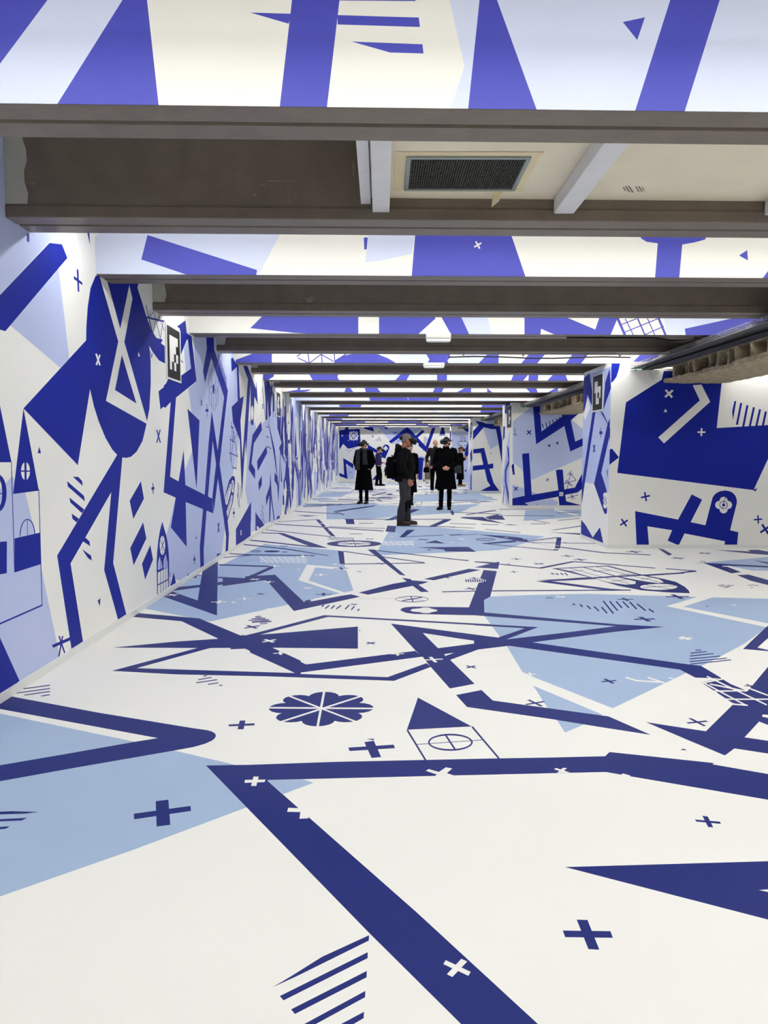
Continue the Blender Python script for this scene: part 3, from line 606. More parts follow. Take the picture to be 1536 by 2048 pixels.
def f2(S):
    t = R5.on(S)
    t.p('L', 470,345, 690,170, 900,140, 1010,200, 1250,180, 1110,320, 1260,450, 1260,730, 680,985, 575,880, 470,790)
    t.p('N', 688,140, 762,140, 785,455, 1010,290, 995,200, 1260,200, 1110,330, 1155,565, 1260,520, 1260,600, 1100,675, 1035,395, 725,596)
    t.p('L', 1105,330, 1240,440, 1260,470, 1260,520, 1155,565)
    for x, y0, y1 in ((800,370,418),(838,355,412),(875,340,392),(912,325,372),(950,312,350),(985,298,330)): t.l('N', 10, x-6,y0, x+6,y1)
    t.p('L', 465,1040, 595,1080, 600,1165, 465,1190); t.p('L', 600,1240, 890,1195, 970,1230, 940,1290, 700,1295); t.p('L', 680,1115, 745,1140, 680,1150)
    t.p('N', 572,700, 648,692, 678,1150, 970,1100, 942,880, 975,872, 1018,873, 1035,1090, 1150,1070, 1260,860, 1260,1060, 1180,1125, 1045,1150, 1055,1220, 1260,1275, 1260,1300, 1010,1292, 980,1270, 970,1170, 600,1240, 705,1295, 510,1295, 465,1265, 465,1190, 600,1160)
    t.cross('N', 648, 465, 28, 45, .2); t.cross('N', 503, 1083, 25, 45, .2); t.cross('N', 850, 985, 20, 35, .17); t.cross('N', 738, 1270, 18, 0, .12)
    t.p('N', 848,610, 880,593, 878,628); t.p('N', 938,582, 970,563, 968,602); t.l('N', 6, 490,420, 495,495); t.l('N', 6, 475,485, 518,496)
    for v in ((1110,885,1065,1085),(1110,925,1165,990),(1165,990,1035,1030),(1080,1010,1130,1060),(1065,930,1130,920),(1080,900,1130,945),(1045,990,1110,1050),(1065,1185,1190,1150),(1100,1150,1150,1195),(1125,1140,1118,1205),(1035,1030,1075,985)): t.l('N', 6, *v)
    t.p('N', 455,830, 480,800, 492,930, 470,930)
def s2(S):
    t = R5.on(S)
    t.p('L', 350,1000, 440,400, 475,300, 475,1300, 400,1280); t.p('N', 395,140, 480,130, 470,330, 410,270, 380,250)
    t.p('N', 405,600, 425,640, 460,990, 445,1030); t.p('N', 470,620, 470,680, 400,890, 400,1000, 450,1285, 430,1290, 380,1000, 382,880)
    t.p('N', 365,400, 385,400, 380,520, 360,560); t.l('N', 8, 375,1050, 362,1240)
    for y in range(1120, 1260, 30): t.l('N', 7, 420,y, 450,y+40)
wall_stub(1, *PIL[1], f2, s2)
def f3(S):
    t = R5.on(S)
    t.p('L', 140,415, 285,430, 305,600, 225,650); t.p('L', 180,360, 250,310, 250,380)
    t.p('N', 60,340, 130,350, 180,370, 300,378, 380,380, 330,400, 375,700, 360,860, 285,430, 230,428, 150,410, 5,580, 5,480, 95,385)
    t.p('N', 35,650, 155,635, 200,815, 255,805, 255,858, 212,865, 260,1020, 325,1112, 108,1110, 225,1050, 190,1000, 160,870, 30,885, 30,832, 145,820, 118,690, 35,696)
    t.l('N', 5, 190,580, 200,590); t.ell('N', 226, 692, 6, 6, 8); t.p('L', -60,1000, 25,1000, 25,1115, -60,1115)
def s3(S):
    t = R5.on(S)
    t.p('N', 0,700, 22,640, 26,760, 8,860); t.p('L', -20,900, 20,760, 26,1120, -20,1120); t.p('N', 5,950, 18,900, 16,1120, 2,1120); t.p('N', -5,420, 22,350, 24,480, 0,560)
wall_stub(2, *PIL[2], f3, s3)
BW = T(660, 840, 5.12)
def f4(S):
    t = BW.on(S)
    t.p('L', 1240,120, 1440,110, 1440,640, 1240,640); t.p('N', 1380,300, 1440,200, 1440,330, 1380,400); t.p('N', 1360,90, 1440,80, 1440,130, 1400,120)
    for dx, dy in ((0,0),(-28,45),(28,45)): t.ring('N', 1360+dx, 195+dy, 26, 26, 5, 16)
    t.ell('W', 1362, 240, 16, 16, 12); t.ell('N', 1362, 240, 6, 6, 8); t.ell('N', 1362, 195, 6, 6, 8); t.p('N', 1255,200, 1262,190, 1250,230)
    t.p('N', 1370,520, 1400,505, 1395,530)
def s4(S):
    t = BW.on(S); t.p('N', 1225,120, 1240,110, 1240,200, 1228,240)
wall_stub(3, *PIL[3], f4, s4)
S = Surf((XA, 0, 0), (0, -1, 0), (0, 0, 1), [(-YB, 0), (-YN, 0), (-YN, ZC), (-YB, ZC)], INK); scatter(S, -YB, -2, .2, 2.5, 50, 1, .3, 21)
S.build('wall_right', kind='structure')
# far wall
BK = Surf((0, YB, 0), (1, 0, 0), (0, 0, 1), [(XL, 0), (XA, 0), (XA, ZC), (XL, ZC)], INK); t = BW.on(BK)
t.p('L', 500,80, 920,80, 950,95, 700,240, 640,250); t.p('L', 175,450, 260,510, 245,605, 180,605); t.p('L', 880,355, 990,385, 960,610, 940,610, 955,400, 890,380)
t.p('L', 640,240, 720,190, 760,200, 690,255)
t.p('N', 95,105, 150,100, 158,70, 190,70, 187,97, 305,90, 315,265, 185,295, 135,245, 95,305)
t.p('N', 345,70, 440,70, 450,118, 352,90); t.p('N', 545,70, 590,75, 585,100)
t.p('N', 603,220, 760,90, 790,75, 815,90, 1002,292, 988,322, 788,130, 625,240); t.p('N', 870,165, 948,100, 968,120, 890,188)
t.p('N', 1045,80, 1080,80, 1002,300, 980,270); t.p('N', 910,240, 1000,320, 1000,345, 905,262)
t.ell('N', 575, 285, 34, 34, 20); t.p('N', 543,300, 608,290, 565,395, 520,378)
for dx, dy in ((0,-12),(12,0),(0,12),(-12,0),(0,0)): t.ell('W', 570+dx, 290+dy, 11, 11, 12)
t.l('N', 3, 563,283, 577,297)
t.p('N', 385,250, 550,345, 550,368, 385,300); t.p('N', 135,390, 240,450, 240,500, 165,447, 180,605, 95,572, 95,540, 145,562)
t.p('N', 568,430, 610,446, 605,476, 565,460); t.p('N', 628,540, 668,540, 672,612, 630,612); t.p('N', 490,540, 535,612, 430,612); t.p('N', 888,385, 958,385, 940,612, 905,612)
t.p('N', 1145,70, 1165,70, 1182,158, 1118,162); t.l('W', 4, 1125,152, 1178,150)
t.ring('W', 242, 162, 44, 44, 7); t.l('W', 6, 190,162, 296,162); t.l('W', 6, 242,108, 242,216); t.ell('W', 242, 162, 17, 17, 14); t.ell('N', 242, 162, 6, 6, 8)
for a in (45, 135, 225, 315): t.ring('W', 242+40*math.cos(math.radians(a)), 162+40*math.sin(math.radians(a)), 17, 17, 6, 14); t.ell('W', 242+36*math.cos(math.radians(a)), 162+36*math.sin(math.radians(a)), 10, 10, 10)
t.cross('W', 125, 160, 11, 45, .2); t.ell('W', 188, 210, 5, 5, 8); t.cross('N', 438, 168, 12, 45, .2); t.cross('N', 508, 120, 13, 0, .13); t.cross('N', 560, 520, 13, 45, .2); t.cross('N', 209, 535, 10, 0, .15)
for v in ((455,208,462,214),(472,196,484,215),(488,185,502,218),(500,172,522,220)): t.l('N', 5, *v)
for i in range(5): t.l('N', 5, 958,168+i*18, 1005,198+i*18)
for v in ((630,125,700,140),(640,150,690,120),(660,115,672,155),(690,215,760,160),(700,180,770,230),(740,165,745,235),(690,215,770,215)): t.l('N', 4, *v)
t.l('N', 3, 160,300, 190,320, 215,310, 240,285, 272,312); t.ell('N', 192, 334, 4, 4, 8); t.ell('N', 957, 314, 4, 4, 8)
BK.build('wall_back', kind='structure')
b = MB(); b.box(XL, XR, YB-.012, YB, .001, .055); b.build('baseboard_back', M_BASE, kind='structure')
# small service door in the far wall
x0, z1 = (846.5-762)*YB/FPX, HC-(918-909)*YB/FPX; x1 = (863.5-762)*YB/FPX
b = MB(); b.box(x0, x0+.07, YB-.03, YB-.001, .06, z1); b.box(x1-.07, x1, YB-.03, YB-.001, .06, z1); b.box(x0, x1, YB-.03, YB-.001, z1-.07, z1); b.box(x0, x1, YB-.03, YB-.001, .06, .13)
d = b.build('door_1', M_WOODW, kind='structure')
b = MB(); b.box(x0+.07, x1-.07, YB-.02, YB-.002, .13, z1-.07); b.build('door_panel', mat('taupe_door', lin(112, 104, 90), .6), d)
b = MB(); b.tube([(x0+.14, YB-.02, .62), (x0+.14, YB-.05, .62)], .02, 8); b.build('handle', M_METAL, d)
# wall behind the viewer, ceiling
S = Surf((0, YN, 0), (-1, 0, 0), (0, 0, 1), [(-XA, 0), (-XL, 0), (-XL, ZC), (-XA, ZC)], INK); scatter(S, -6, 2, .3, 2.5, 8, 1, .3, 31); S.build('wall_front', kind='structure')
b = MB(); b.box(XL, XA, YN, YB, ZC, ZC+.1); b.build('ceiling', M_CEIL, kind='structure')

# ================================================================== BEAMS
NB = 14
ordn = ['nearest', 'second', 'third', 'fourth', 'fifth', 'sixth', 'seventh', 'eighth', 'ninth', 'tenth', 'eleventh', 'twelfth', 'thirteenth', 'fourteenth']
def beam_profile(y):
    z = ZB; d = BD
    return [(y+.012, ZC), (y+.012, z+.075), (y, z+.06), (y, z+.004), (y+.004, z), (y+.135, z), (y+.140, z+.016), (y+.165, z+.016), (y+.17, z), (y+d-.004, z), (y+d, z+.004), (y+d, z+.06), (y+d-.015, z+.08), (y+d-.015, ZC)]
TK = {0: (T(0, 0, 2), T(768, 0, 2)), 1: (T(0, 180, 2), T(768, 180, 2)), 2: (T(300, 560, 3.84), T(768, 180, 2)), 3: (T(460, 680, 3.072), T(900, 680, 3.072))}
TK[4] = TK[5] = TK[3]
def face(k, S):
    if k in TK: L, R = [q.on(S) for q in TK[k]]
    if k == 0:
        L.p('L', -200,460, -200,-500, 540,-500, 588,0, 636,470); L.p('N', -200,520, -200,-260, 390,-260, 190,0, 0,255)
        L.p('N', 490,0, 660,-260, 560,-260, 588,0, 640,470, 195,470); L.p('N', 1198,-260, 1392,-260, 1358,0, 1303,470, 1114,470, 1168,0)
        L.p('N', 1000,50, 1165,55, 1155,95); L.p('N', 1350,60, 1536,66, 1675,70, 1680,108, 1350,98); L.p('N', 1405,166, 1690,177, 1694,214, 1560,210); L.p('N', 1355,-24, 1660,-20, 1662,4, 1355,2)
        R.p('L', 262,0, 322,265, 250,480, 1750,500, 1750,-300, 200,-300); R.p('W', 470,-260, 420,-60, 398,0, 200,-300)
        R.p('N', 382,0, 400,-260, 368,-260, 452,0, 622,470, 333,470); R.p('N', 955,88, 1044,69, 1013,160); R.p('N', 1220,-260, 1418,-260, 1343,0, 1195,470, 996,470, 1145,0)
    elif k == 1:
        L.p('L', 362,500, 1160,500, 1025,760, 362,760); L.p('W', 340,500, 400,500, 392,575, 362,612); L.p('N', 590,580, 1028,720, 1022,760, 810,760, 565,678)
        L.p('N', 1455,590, 1480,590, 1480,638, 1457,638); R.p('L', -60,540, 128,540, 110,655, 0,680, -75,690)
        R.p('N', 128,540, 490,540, 515,597, 572,765, 109,765); R.cross('W', 375, 620, 15, 30, .2)
        R.p('N', 1000,540, 1030,595, 1050,607, 1095,613, 1083,765, 1180,765, 1193,618, 1240,610, 1285,598, 1300,540); R.p('N', 1420,662, 1453,640, 1456,682); R.p('N', 1505,765, 1545,712, 1620,765)
    elif k == 2:
        L.p('N', 860,280, 900,230, 1600,230, 1600,430, 1280,415, 1100,405, 770,370)
        R.p('N', -20,880, 205,880, 205,915, 128,985, -20,985); R.p('N', 218,880, 290,880, 312,915, 347,990, 275,990, 233,915)
        R.p('L', 290,880, 405,880, 437,990, 347,990, 312,915); R.p('N', 562,880, 660,880, 845,958, 872,880, 948,880, 902,990, 562,990)
        R.p('W', 628,955, 708,990, 625,990)
        for w, v in ((10,(920,880,968,990)),(6,(1000,880,1048,990)),(9,(1085,880,1130,990)),(4,(965,915,1000,985)),(4,(1050,905,1085,985)),(4,(945,940,1010,915)),(4,(955,972,1095,915)),(4,(1030,985,1120,945))): R.l('N', w, *v)
        R.p('L', 1115,880, 1540,880, 1540,990, 1132,990); R.p('N', 1203,955, 1400,912, 1540,880, 1540,990, 1208,990)
    elif k == 3:
        L.p('N', 155,78, 200,60, 257,60, 257,142, -20,142)
        for v in ((410,102,445,75),(415,110,487,142),(478,75,487,142),(487,142,560,88),(560,75,567,142),(560,88,637,132),(640,75,645,142),(645,128,730,75)): L.l('N', 6, *v)
        L.p('N', 625,150, 660,118, 700,95, 750,86, 830,84, 910,88, 970,112, 1035,150); L.p('L', 1045,70, 1200,70, 1222,120, 1205,150, 1025,150)
        L.p('N', 1195,70, 1390,70, 1335,125, 1350,155, 1205,155, 1225,120); L.p('L', 1390,70, 1560,70, 1560,155, 1350,155, 1335,125)
        R.p('L', 0,70, 240,70, 165,155, 0,155); R.p('N', 245,70, 300,70, 298,155, 165,155); R.p('N', 500,70, 600,70, 526,155, 428,155); R.p('N', 765,70, 862,70, 798,155, 704,155); R.p('N', 1190,70, 1330,70, 1185,158, 1100,158)
    elif k == 4:
        L.p('N', 190,200, 272,200, 268,225, 235,246, 198,252); L.p('N', 480,200, 668,200, 660,230, 680,258, 515,258); L.p('L', 960,200, 1060,200, 1005,258, 890,258)
        L.p('N', 1060,200, 1112,200, 1078,258, 1005,258); L.p('L', 1110,200, 1540,200, 1540,260, 1080,260); L.p('N', 1272,200, 1333,200, 1333,262, 1272,262)
        R.p('L', 0,200, 285,200, 235,262, 0,262); R.p('N', 396,200, 492,200, 438,264, 368,264); R.p('N', 485,200, 545,200, 538,264, 480,264); R.p('N', 645,200, 705,200, 730,266, 582,266)
    elif k == 5:
        L.p('N', 335,320, 415,305, 415,285, 432,285, 432,308, 500,303, 480,314, 425,322, 420,335, 405,335, 405,322); L.p('N', 715,285, 730,285, 770,334, 698,334); L.p('N', 825,285, 898,285, 938,336, 838,336); L.p('N', 1262,285, 1320,285, 1292,338, 1238,338)
        L.p('L', 520,285, 700,285, 690,336, 600,336); R.p('N', 10,338, 90,295, 130,295, 130,338); R.p('N', 228,295, 280,338, 228,338); R.p('N', 465,295, 530,295, 547,342, 510,342); R.p('N', 665,295, 665,342, 565,342, 640,300)
        R.p('L', 390,300, 470,300, 500,342, 380,342)
    else:
        rnd = random.Random(40+k); x = XL
        while x < XA:
            w = rnd.uniform(.25, 1.0); c = rnd.choice('NLWWNWLW'); s_ = rnd.uniform(-.4, .4)
            if c != 'W': S.add(c, [Vector((x, ZB)), Vector((x+w, ZB)), Vector((x+w+s_, ZC)), Vector((x+s_*rnd.uniform(-1, 1), ZC))])
            x += w
for k in range(-2, NB):
    yA = YA(k)
    near = k < 0
    if yA < YN+.3: continue
    pos = ('%s of the patterned beams counted from the viewer' % ordn[k]) if not near else 'patterned beam behind the viewer'
    r = empty('ceiling_beam', (0, yA, ZB), label='grey-brown ceiling beam with a blue and white printed front, %s' % pos, cat='beam', group='beams with a printed front')
    M = Matrix.Translation((0, -yA, -ZB))
    b = MB(); b.prism(beam_profile(yA), XL, XA, sk=SK); me = b.mesh('beam_body'); me.transform(M); meshobj('beam_body', me, M_BEAM, r)
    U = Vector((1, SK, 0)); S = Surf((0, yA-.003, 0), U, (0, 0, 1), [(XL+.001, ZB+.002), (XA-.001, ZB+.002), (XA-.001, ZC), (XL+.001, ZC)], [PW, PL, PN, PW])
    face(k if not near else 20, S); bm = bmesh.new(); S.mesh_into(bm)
    g = bmesh.ops.extrude_face_region(bm, geom=[e for e in bm.edges if e.is_boundary]) if False else None
    me = D.meshes.new('printed_front'); bm.to_mesh(me); bm.free(); me.transform(M)
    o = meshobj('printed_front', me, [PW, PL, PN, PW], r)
    md = o.modifiers.new('thick', 'SOLIDIFY'); md.thickness = .002; md.offset = -1
    # bare beam
    yB = YBB(k)
    if yB > YB-.4: continue
    posb = ('%s of the bare beams counted from the viewer' % ordn[k]) if not near else 'bare beam behind the viewer'
    r = empty('ceiling_beam', (0, yB, ZB), label='bare grey-brown painted ceiling beam, %s' % posb, cat='beam', group='bare ceiling beams')
    M = Matrix.Translation((0, -yB, -ZB))
    b = MB(); b.prism(beam_profile(yB), XL, XA, sk=SK); me = b.mesh('beam_body'); me.transform(M); meshobj('beam_body', me, M_BEAM, r)
    b = MB(); n = 9
    pts = [(XL+.002, 0, 0), (XL+.002, 0, ZC)] + [(XL+.115+.012*math.sin(i*1.7+k), 0, ZC-(ZC-ZB-.075)*i/n) for i in range(n+1)] + [(XL+.002, 0, ZB+.075)]
    pts = [(XL+.002, 0, ZC)] + pts[2:]
    fr = [b.bm.verts.new((x, .010+SK*x, z-ZB)) for x, _, z in pts]; bk = [b.bm.verts.new((x, .018+SK*x, z-ZB)) for x, _, z in pts]
    b._f(fr); b._f(bk[::-1])
    for i in range(len(fr)): b._f([fr[i], bk[i], bk[(i+1) % len(fr)], fr[(i+1) % len(fr)]])
    b.build('plaster_patch', M_PLAST, r)

# chipped and scuffed paint on the bare beams
M_SCUFF = mat('scuffed_paint', lin(138, 128, 117), .6, var=.2, scale=60)
M_CHIP = mat('chipped_paint', lin(60, 50, 44), .8)
beams_bare = [o for o in D.objects if o.name.startswith('ceiling_beam') and 'bare' in o['label'] and 'behind' not in o['label']]
def scuff(k, x0, y0, w, h, m, seed, n=11):
    """irregular thin patch on the near face of bare beam k, centred on a point seen in the photograph"""
    rnd = random.Random(seed); yy = YBB(k)+.012; d_ = ray(x0, y0); p = CAM+d_*(yy/d_.y)
    par = beams_bare[k]; px = FPX/yy; b = MB(); fr = []
    for i in range(n): a_ = 2*math.pi*i/n; q_ = rnd.uniform(.45, 1.05); fr.append((p.x+math.cos(a_)*w/px/2*q_, max(p.z+math.sin(a_)*h/px/2*q_, ZB+.08)))
    A_ = [b.bm.verts.new((x, .0105+SK*x, z-ZB)) for x, z in fr]; B_ = [b.bm.verts.new((x, .0125+SK*x, z-ZB)) for x, z in fr]
    b._f(A_); b._f(B_[::-1])
    for i in range(n): b._f([A_[i], B_[i], B_[(i+1) % n], A_[(i+1) % n]])
    b.build('paint_scuff', m, par)
scuff(0, 527, 371, 14, 6, M_SCUFF, 1); scuff(0, 560, 364, 70, 4, M_SCUFF, 2, 15); scuff(0, 592, 392, 4, 14, M_SCUFF, 3); scuff(0, 73, 372, 12, 7, M_SCUFF, 4); scuff(0, 707, 340, 5, 34, M_SCUFF, 5); scuff(0, 510, 392, 8, 8, M_SCUFF, 6)
scuff(1, 601, 610, 40, 16, M_SCUFF, 7, 17); scuff(1, 620, 600, 20, 18, M_SCUFF, 8, 13); scuff(3, 842, 740, 46, 12, M_SCUFF, 9, 17)
# ================================================================== LIGHT TUBES (hidden above the beams of every second bay)
tube_m = D.materials.new('tube_glow'); tube_m.use_nodes = True
nb = tube_m.node_tree.nodes['Principled BSDF']; nb.inputs['Base Color'].default_value = (.9, .9, .9, 1)
nb.inputs['Emission Color'].default_value = (*TUBE_COLOR, 1); nb.inputs['Emission Strength'].default_value = TUBE_STRENGTH
for k in range(-2, NB):
    yB = YBB(k); yt = yB+BD+.42
    if yt > YB-.3: continue
    lab = 'long bright light tube on a white batten, in the %s lit bay from the viewer' % ordn[min(k+1, 13)] if k >= -1 else 'long bright light tube on a white batten, behind the viewer'
    r = empty('tube_light', (0, yt, 2.93), label=lab, cat='light', group='tube lights above the beams')
    b = MB(); b.prism([(-.04, .06), (-.04, .026), (.04, .026), (.04, .06)], XL+.08, XA-.25, sk=SK)
    for x in (-1.6, .2, 2.0, 3.8, 5.6): b.box(x-.01, x+.01, SK*x-.01, SK*x+.01, .06, ZC-2.93)
    b.build('batten', M_PLASTIC, r)
    b = MB(); b.prism([(-.032, .024), (.032, .024), (.032, .020), (.026, .008), (-.026, .008), (-.032, .020)], XL+.10, XA-.3, sk=SK); b.build('light_strip', tube_m, r)
    for x in (XL+.09, XA-.29): b = MB(); b.box(x-.012, x+.012, SK*x-.034, SK*x+.034, -.022, .005); b.build('end_holder', M_PLASTIC, r)

# ================================================================== dropped panel with ventilation grille in the first unlit bay
yg0, yg1 = YA(0)+BD+.0, YBB(0)+.012
zp = 2.814
def pw(px, py, z):       # point of the photograph on a horizontal plane
    d = ray(px, py); return CAM + d*((z-HC)/d.z)
xl = pw(722, 395, zp).x
r = empty('ceiling_panel', ((xl+XA)/2, (yg0+yg1)/2, zp), label='cream plasterboard panel boxed in between the two nearest beams', cat='panel')
M = Matrix.Translation((-(xl+XA)/2, -(yg0+yg1)/2, -zp))
def pbuild(b, name, m, par): me = b.mesh(name); me.transform(M); return meshobj(name, me, m, par)
xc = (xl+XA)/2
b = MB(); b.prism([(yg0, zp), (yg1-SK*0, zp), (yg1, zp+.02), (yg0, zp+.02)], xl, XA-.01, sk=SK); pbuild(b, 'board', M_BOARD, r)
b = MB(); b.prism([(yg0, zp+.02), (yg1, zp+.02), (yg1, ZC), (yg0, ZC)], xl, xl+.02, sk=SK); pbuild(b, 'side_board', M_BOARD, r)
for i, (pa, pb) in enumerate(((718, 747), )):
    pass
def batten(px0, px1, pyb, name='wooden_batten', lab='', z0=2.731, dx=0):
    xa, xb = pw(px0, pyb, z0).x, pw(px1, pyb, z0).x; zz = zp-.001
    rr = empty(name, ((xa+xb)/2, (yg0+yg1)/2, z0), label=lab, cat='batten', group='white battens under the plasterboard')
    bb = MB(); y1 = yg1-.01+SK*xa
    bb.box(xa, xb, yg0+SK*xa+.01, y1, z0, zz, bevel=.004); me = bb.mesh(name); me.transform(Matrix.Translation((-(xa+xb)/2, -(yg0+yg1)/2, -z0))); meshobj('rail', me, M_WOODW, rr)
batten(745, 779, 424, lab='white painted wooden batten at the left end of the plasterboard, left of the grille')
batten(1107, 1147, 428, lab='white painted wooden batten right of the grille')
batten(1524, 1562, 434, lab='white painted wooden batten at the far right, cut by the edge of the picture')
# flat trim boards beside the left batten
r2 = empty('edge_trim', (xl+.03, (yg0+yg1)/2, zp-.02), label='thin white trim board along the left edge of the plasterboard', cat='trim board')
bb = MB(); bb.box(-.03, .025, -(yg1-yg0)/2+.01, (yg1-yg0)/2-.015, -.018, .019); bb.build('board', M_WOODW, r2)
# grille
c = [pw(815, 310, zp), pw(1065, 312, zp), pw(1027, 380, zp), pw(807, 376, zp)]
gx0, gx1 = (c[0].x+c[3].x)/2, (c[1].x+c[2].x)/2; gy0, gy1 = (c[0].y+c[1].y)/2, (c[2].y+c[3].y)/2
cx, cy = (gx0+gx1)/2, (gy0+gy1)/2; hx, hy = (gx1-gx0)/2, (gy1-gy0)/2
g = empty('ventilation_grille', (cx, cy, zp), label='rectangular metal ventilation grille with a dark fine mesh in the cream ceiling panel', cat='grille')
b = MB(); w = .022
for v in ((-hx, hx, -hy, -hy+w), (-hx, hx, hy-w, hy), (-hx, -hx+w, -hy+w, hy-w), (hx-w, hx, -hy+w, hy-w)): b.box(*v, -.012, -.0005, bevel=.002)
b.build('frame', mat('grille_frame', lin(150, 160, 158), .4, metal=.4), g)
b = MB(); b.box(-hx+w, hx-w, -hy+w, hy-w, -.0025, -.001); b.build('back_plate', M_DARK, g)
b = MB(); n = 46
for i in range(n): x = -hx+w+(2*hx-2*w)*(i+.5)/n; b.box(x-.0012, x+.0012, -hy+w, hy-w, -.010, -.004)
for i in range(16): y = -hy+w+(2*hy-2*w)*(i+.5)/16; b.box(-hx+w, hx-w, y-.001, y+.001, -.009, -.005)
b.build('mesh_screen', mat('grille_mesh', lin(92, 92, 86), .6), g)
# masking tape round the grille
b = MB(); m_tape = mat('masking_tape', lin(226, 212, 176), .7)
for v in ((-hx-.05, hx+.05, -hy-.05, -hy-.001, -.0030, -.0020), (-hx-.05, hx+.05, hy+.001, hy+.035, -.0030, -.0020), (-hx-.06, -hx-.001, -hy-.045, hy+.03, -.0016, -.0006), (hx+.001, hx+.04, -hy-.045, hy+.03, -.0016, -.0006)): b.box(*v)
v0 = [(hx*.62, hy+.03, -.002), (hx*.80, hy+.03, -.002), (hx*.74, hy+.045, -.05), (hx*.60, hy+.04, -.085)]
q = [b.bm.verts.new(v) for v in v0] + [b.bm.verts.new((v[0], v[1]+.002, v[2])) for v in v0]
for f_ in ((0,1,2,3),(7,6,5,4),(0,4,5,1),(1,5,6,2),(2,6,7,3),(3,7,4,0)): b._f([q[i] for i in f_])
o = b.build('tape', m_tape, g)
# stamped writing on the plasterboard: illegible print lines
S = MB(); s0 = pw(1268, 378, zp)
for i, (dx, dy, L) in enumerate(((-.05, .0, .03), (-.033, .0, .045), (-.016, .0, .05), (.02, 0, .04), (.037, 0, .045), (.052, 0, .03))):
    rr_ = random.Random(i); y = -L
    while y < L:
        h = rr_.uniform(.006, .014); S.box(s0.x+dx+y*.55-.004, s0.x+dx+y*.55+.004, s0.y+y, s0.y+y+h*.7, zp-.0008, zp-.0003); y += h
me = S.mesh('stamp'); me.transform(M); meshobj('stamp', me, mat('stamp_ink', lin(110, 104, 96), .8), r)
# scuffs
for (pxa, pya, pxb, pyb, yy) in ((0,0,0,0,0),):
    pass

# ================================================================== emergency lamps, conduit
def lamp(px0, px1, py0, py1, k, lab, grp='small white lamps under the beams'):
    y = YA(k)-.03; d = ray((px0+px1)/2, py1); tt = (y-CAM.y)/d.y; p = CAM+d*tt
    w = (px1-px0)*y/FPX; h = (py1-py0)*y/FPX
    p.z = ZB-h if k < 6 else max(p.z, ZB-h-.04)
    r = empty('emergency_lamp', (p.x, y, p.z), label=lab, cat='lamp', group=grp)
    b = MB(); b.loft([((0, .02, -.0+h*.30), w/2, .05), ((0, .02, h*.999), w/2, .05)], 20, 6.0); b.build('housing', mat('lamp_housing', lin(205, 207, 200), .4), r, True)
    b = MB(); b.loft([((0, .02, 0), w/2*.88, .035), ((0, .02, h*.12), w/2*.96, .045), ((0, .02, h*.32), w/2*.985, .049)], 20, 5.0); b.build('diffuser', mat('lamp_diffuser', lin(238, 240, 236), .25), r, True)
lamp(852, 902, 671, 687, 2, 'white oblong emergency lamp hanging under the third patterned beam')
lamp(847, 889, 707, 717, 3, 'white oblong lamp under the fourth patterned beam, just above the cable')
lamp(755, 763, 803, 808, 7, 'small white lamp, leftmost of the far lamps under the beams')
lamp(832, 840, 804, 808, 7, 'small white lamp right of the leftmost far lamp, level with it')
lamp(797, 815, 817, 821, 9, 'wider white lamp in the middle of the far lamps')
lamp(789, 806, 826, 831, 10, 'white lamp lowest and farthest of the far lamps, above the man with the backpack')
yb = YBB(2)+BD+.05
r = empty('conduit', (0, yb, ZB-.05), label='thin dark cable conduit running across the hall below the third bare beam', cat='conduit')
b = MB(); pts = [(.9+i*.35, SK*(.9+i*.35), .012*math.sin(i*1.3)+.02) for i in range(8)]; b.tube(pts, .009, 8); b.build('pipe', mat('dark_pipe', lin(60, 58, 56), .5), r, True)
for x in (1.1, 1.9, 2.7, 3.2):
    b = MB(); b.tube([(x, SK*x, .03), (x, SK*x-.01, .06)], .006, 6); b.box(x-.012, x+.012, SK*x-.03, SK*x-.005, .04, .058); b.build('clip', M_METAL, r)

# ================================================================== marker boards
def marker(org, U, V, w, h, rows, lab, thick=.006):
    """org = lower left corner; 6x6 cells, white rim"""
    U, V = Vector(U), Vector(V); N = U.cross(V).normalized(); o = Vector(org)
    r = empty('marker_board', tuple(o), label=lab, cat='sign', group='black and white tracking marker boards')
    X = Matrix((U, V, N)).transposed()
    b = MB(); b.box(0, w, 0, h, 0.0005, thick, X.to_4x4()); b.build('board', mat('marker_white', lin(232, 232, 228), .5), r)
    mw, mh = w*.07, h*.035
    bm = bmesh.new(); s = Surf((0, 0, 0), (1, 0, 0), (0, 1, 0), [(mw, mh), (w-mw, mh), (w-mw, h-mh), (mw, h-mh)], [M_BLACK, mat('marker_white', (1, 1, 1))])
    cw, ch = (w-2*mw)/6, (h-2*mh)/6
    for j, row in enumerate(rows):
        for i, cc in enumerate(row):
            if cc == '1':
                x, y = mw+cw*(i+1), h-mh-ch*(j+2); s.add('L', [Vector((x, y)), Vector((x+cw, y)), Vector((x+cw, y+ch)), Vector((x, y+ch))])
    s.mesh_into(bm); me = D.meshes.new('pattern'); bm.to_mesh(me); bm.free()
    me.transform(X.to_4x4() @ Matrix.Translation((0, 0, thick+.001)))
    o2 = meshobj('pattern', me, [M_BLACK, mat('marker_white', (1, 1, 1))], r)
def lw(px, py): return CAM + ray(px, py)*((XL-CAM.x)/ray(px, py).x)
def rw(px, py): return CAM + ray(px, py)*((XR-CAM.x)/ray(px, py).x)
def mk_left(p, rows, lab):
    a = [lw(*q) for q in p]; y0 = (a[0].y+a[3].y)/2; y1 = (a[1].y+a[2].y)/2; z1 = (a[0].z+a[1].z)/2; z0 = (a[2].z+a[3].z)/2
    marker((XL, y0, z0), (0, 1, 0), (0, 0, 1), y1-y0, z1-z0, rows, lab)
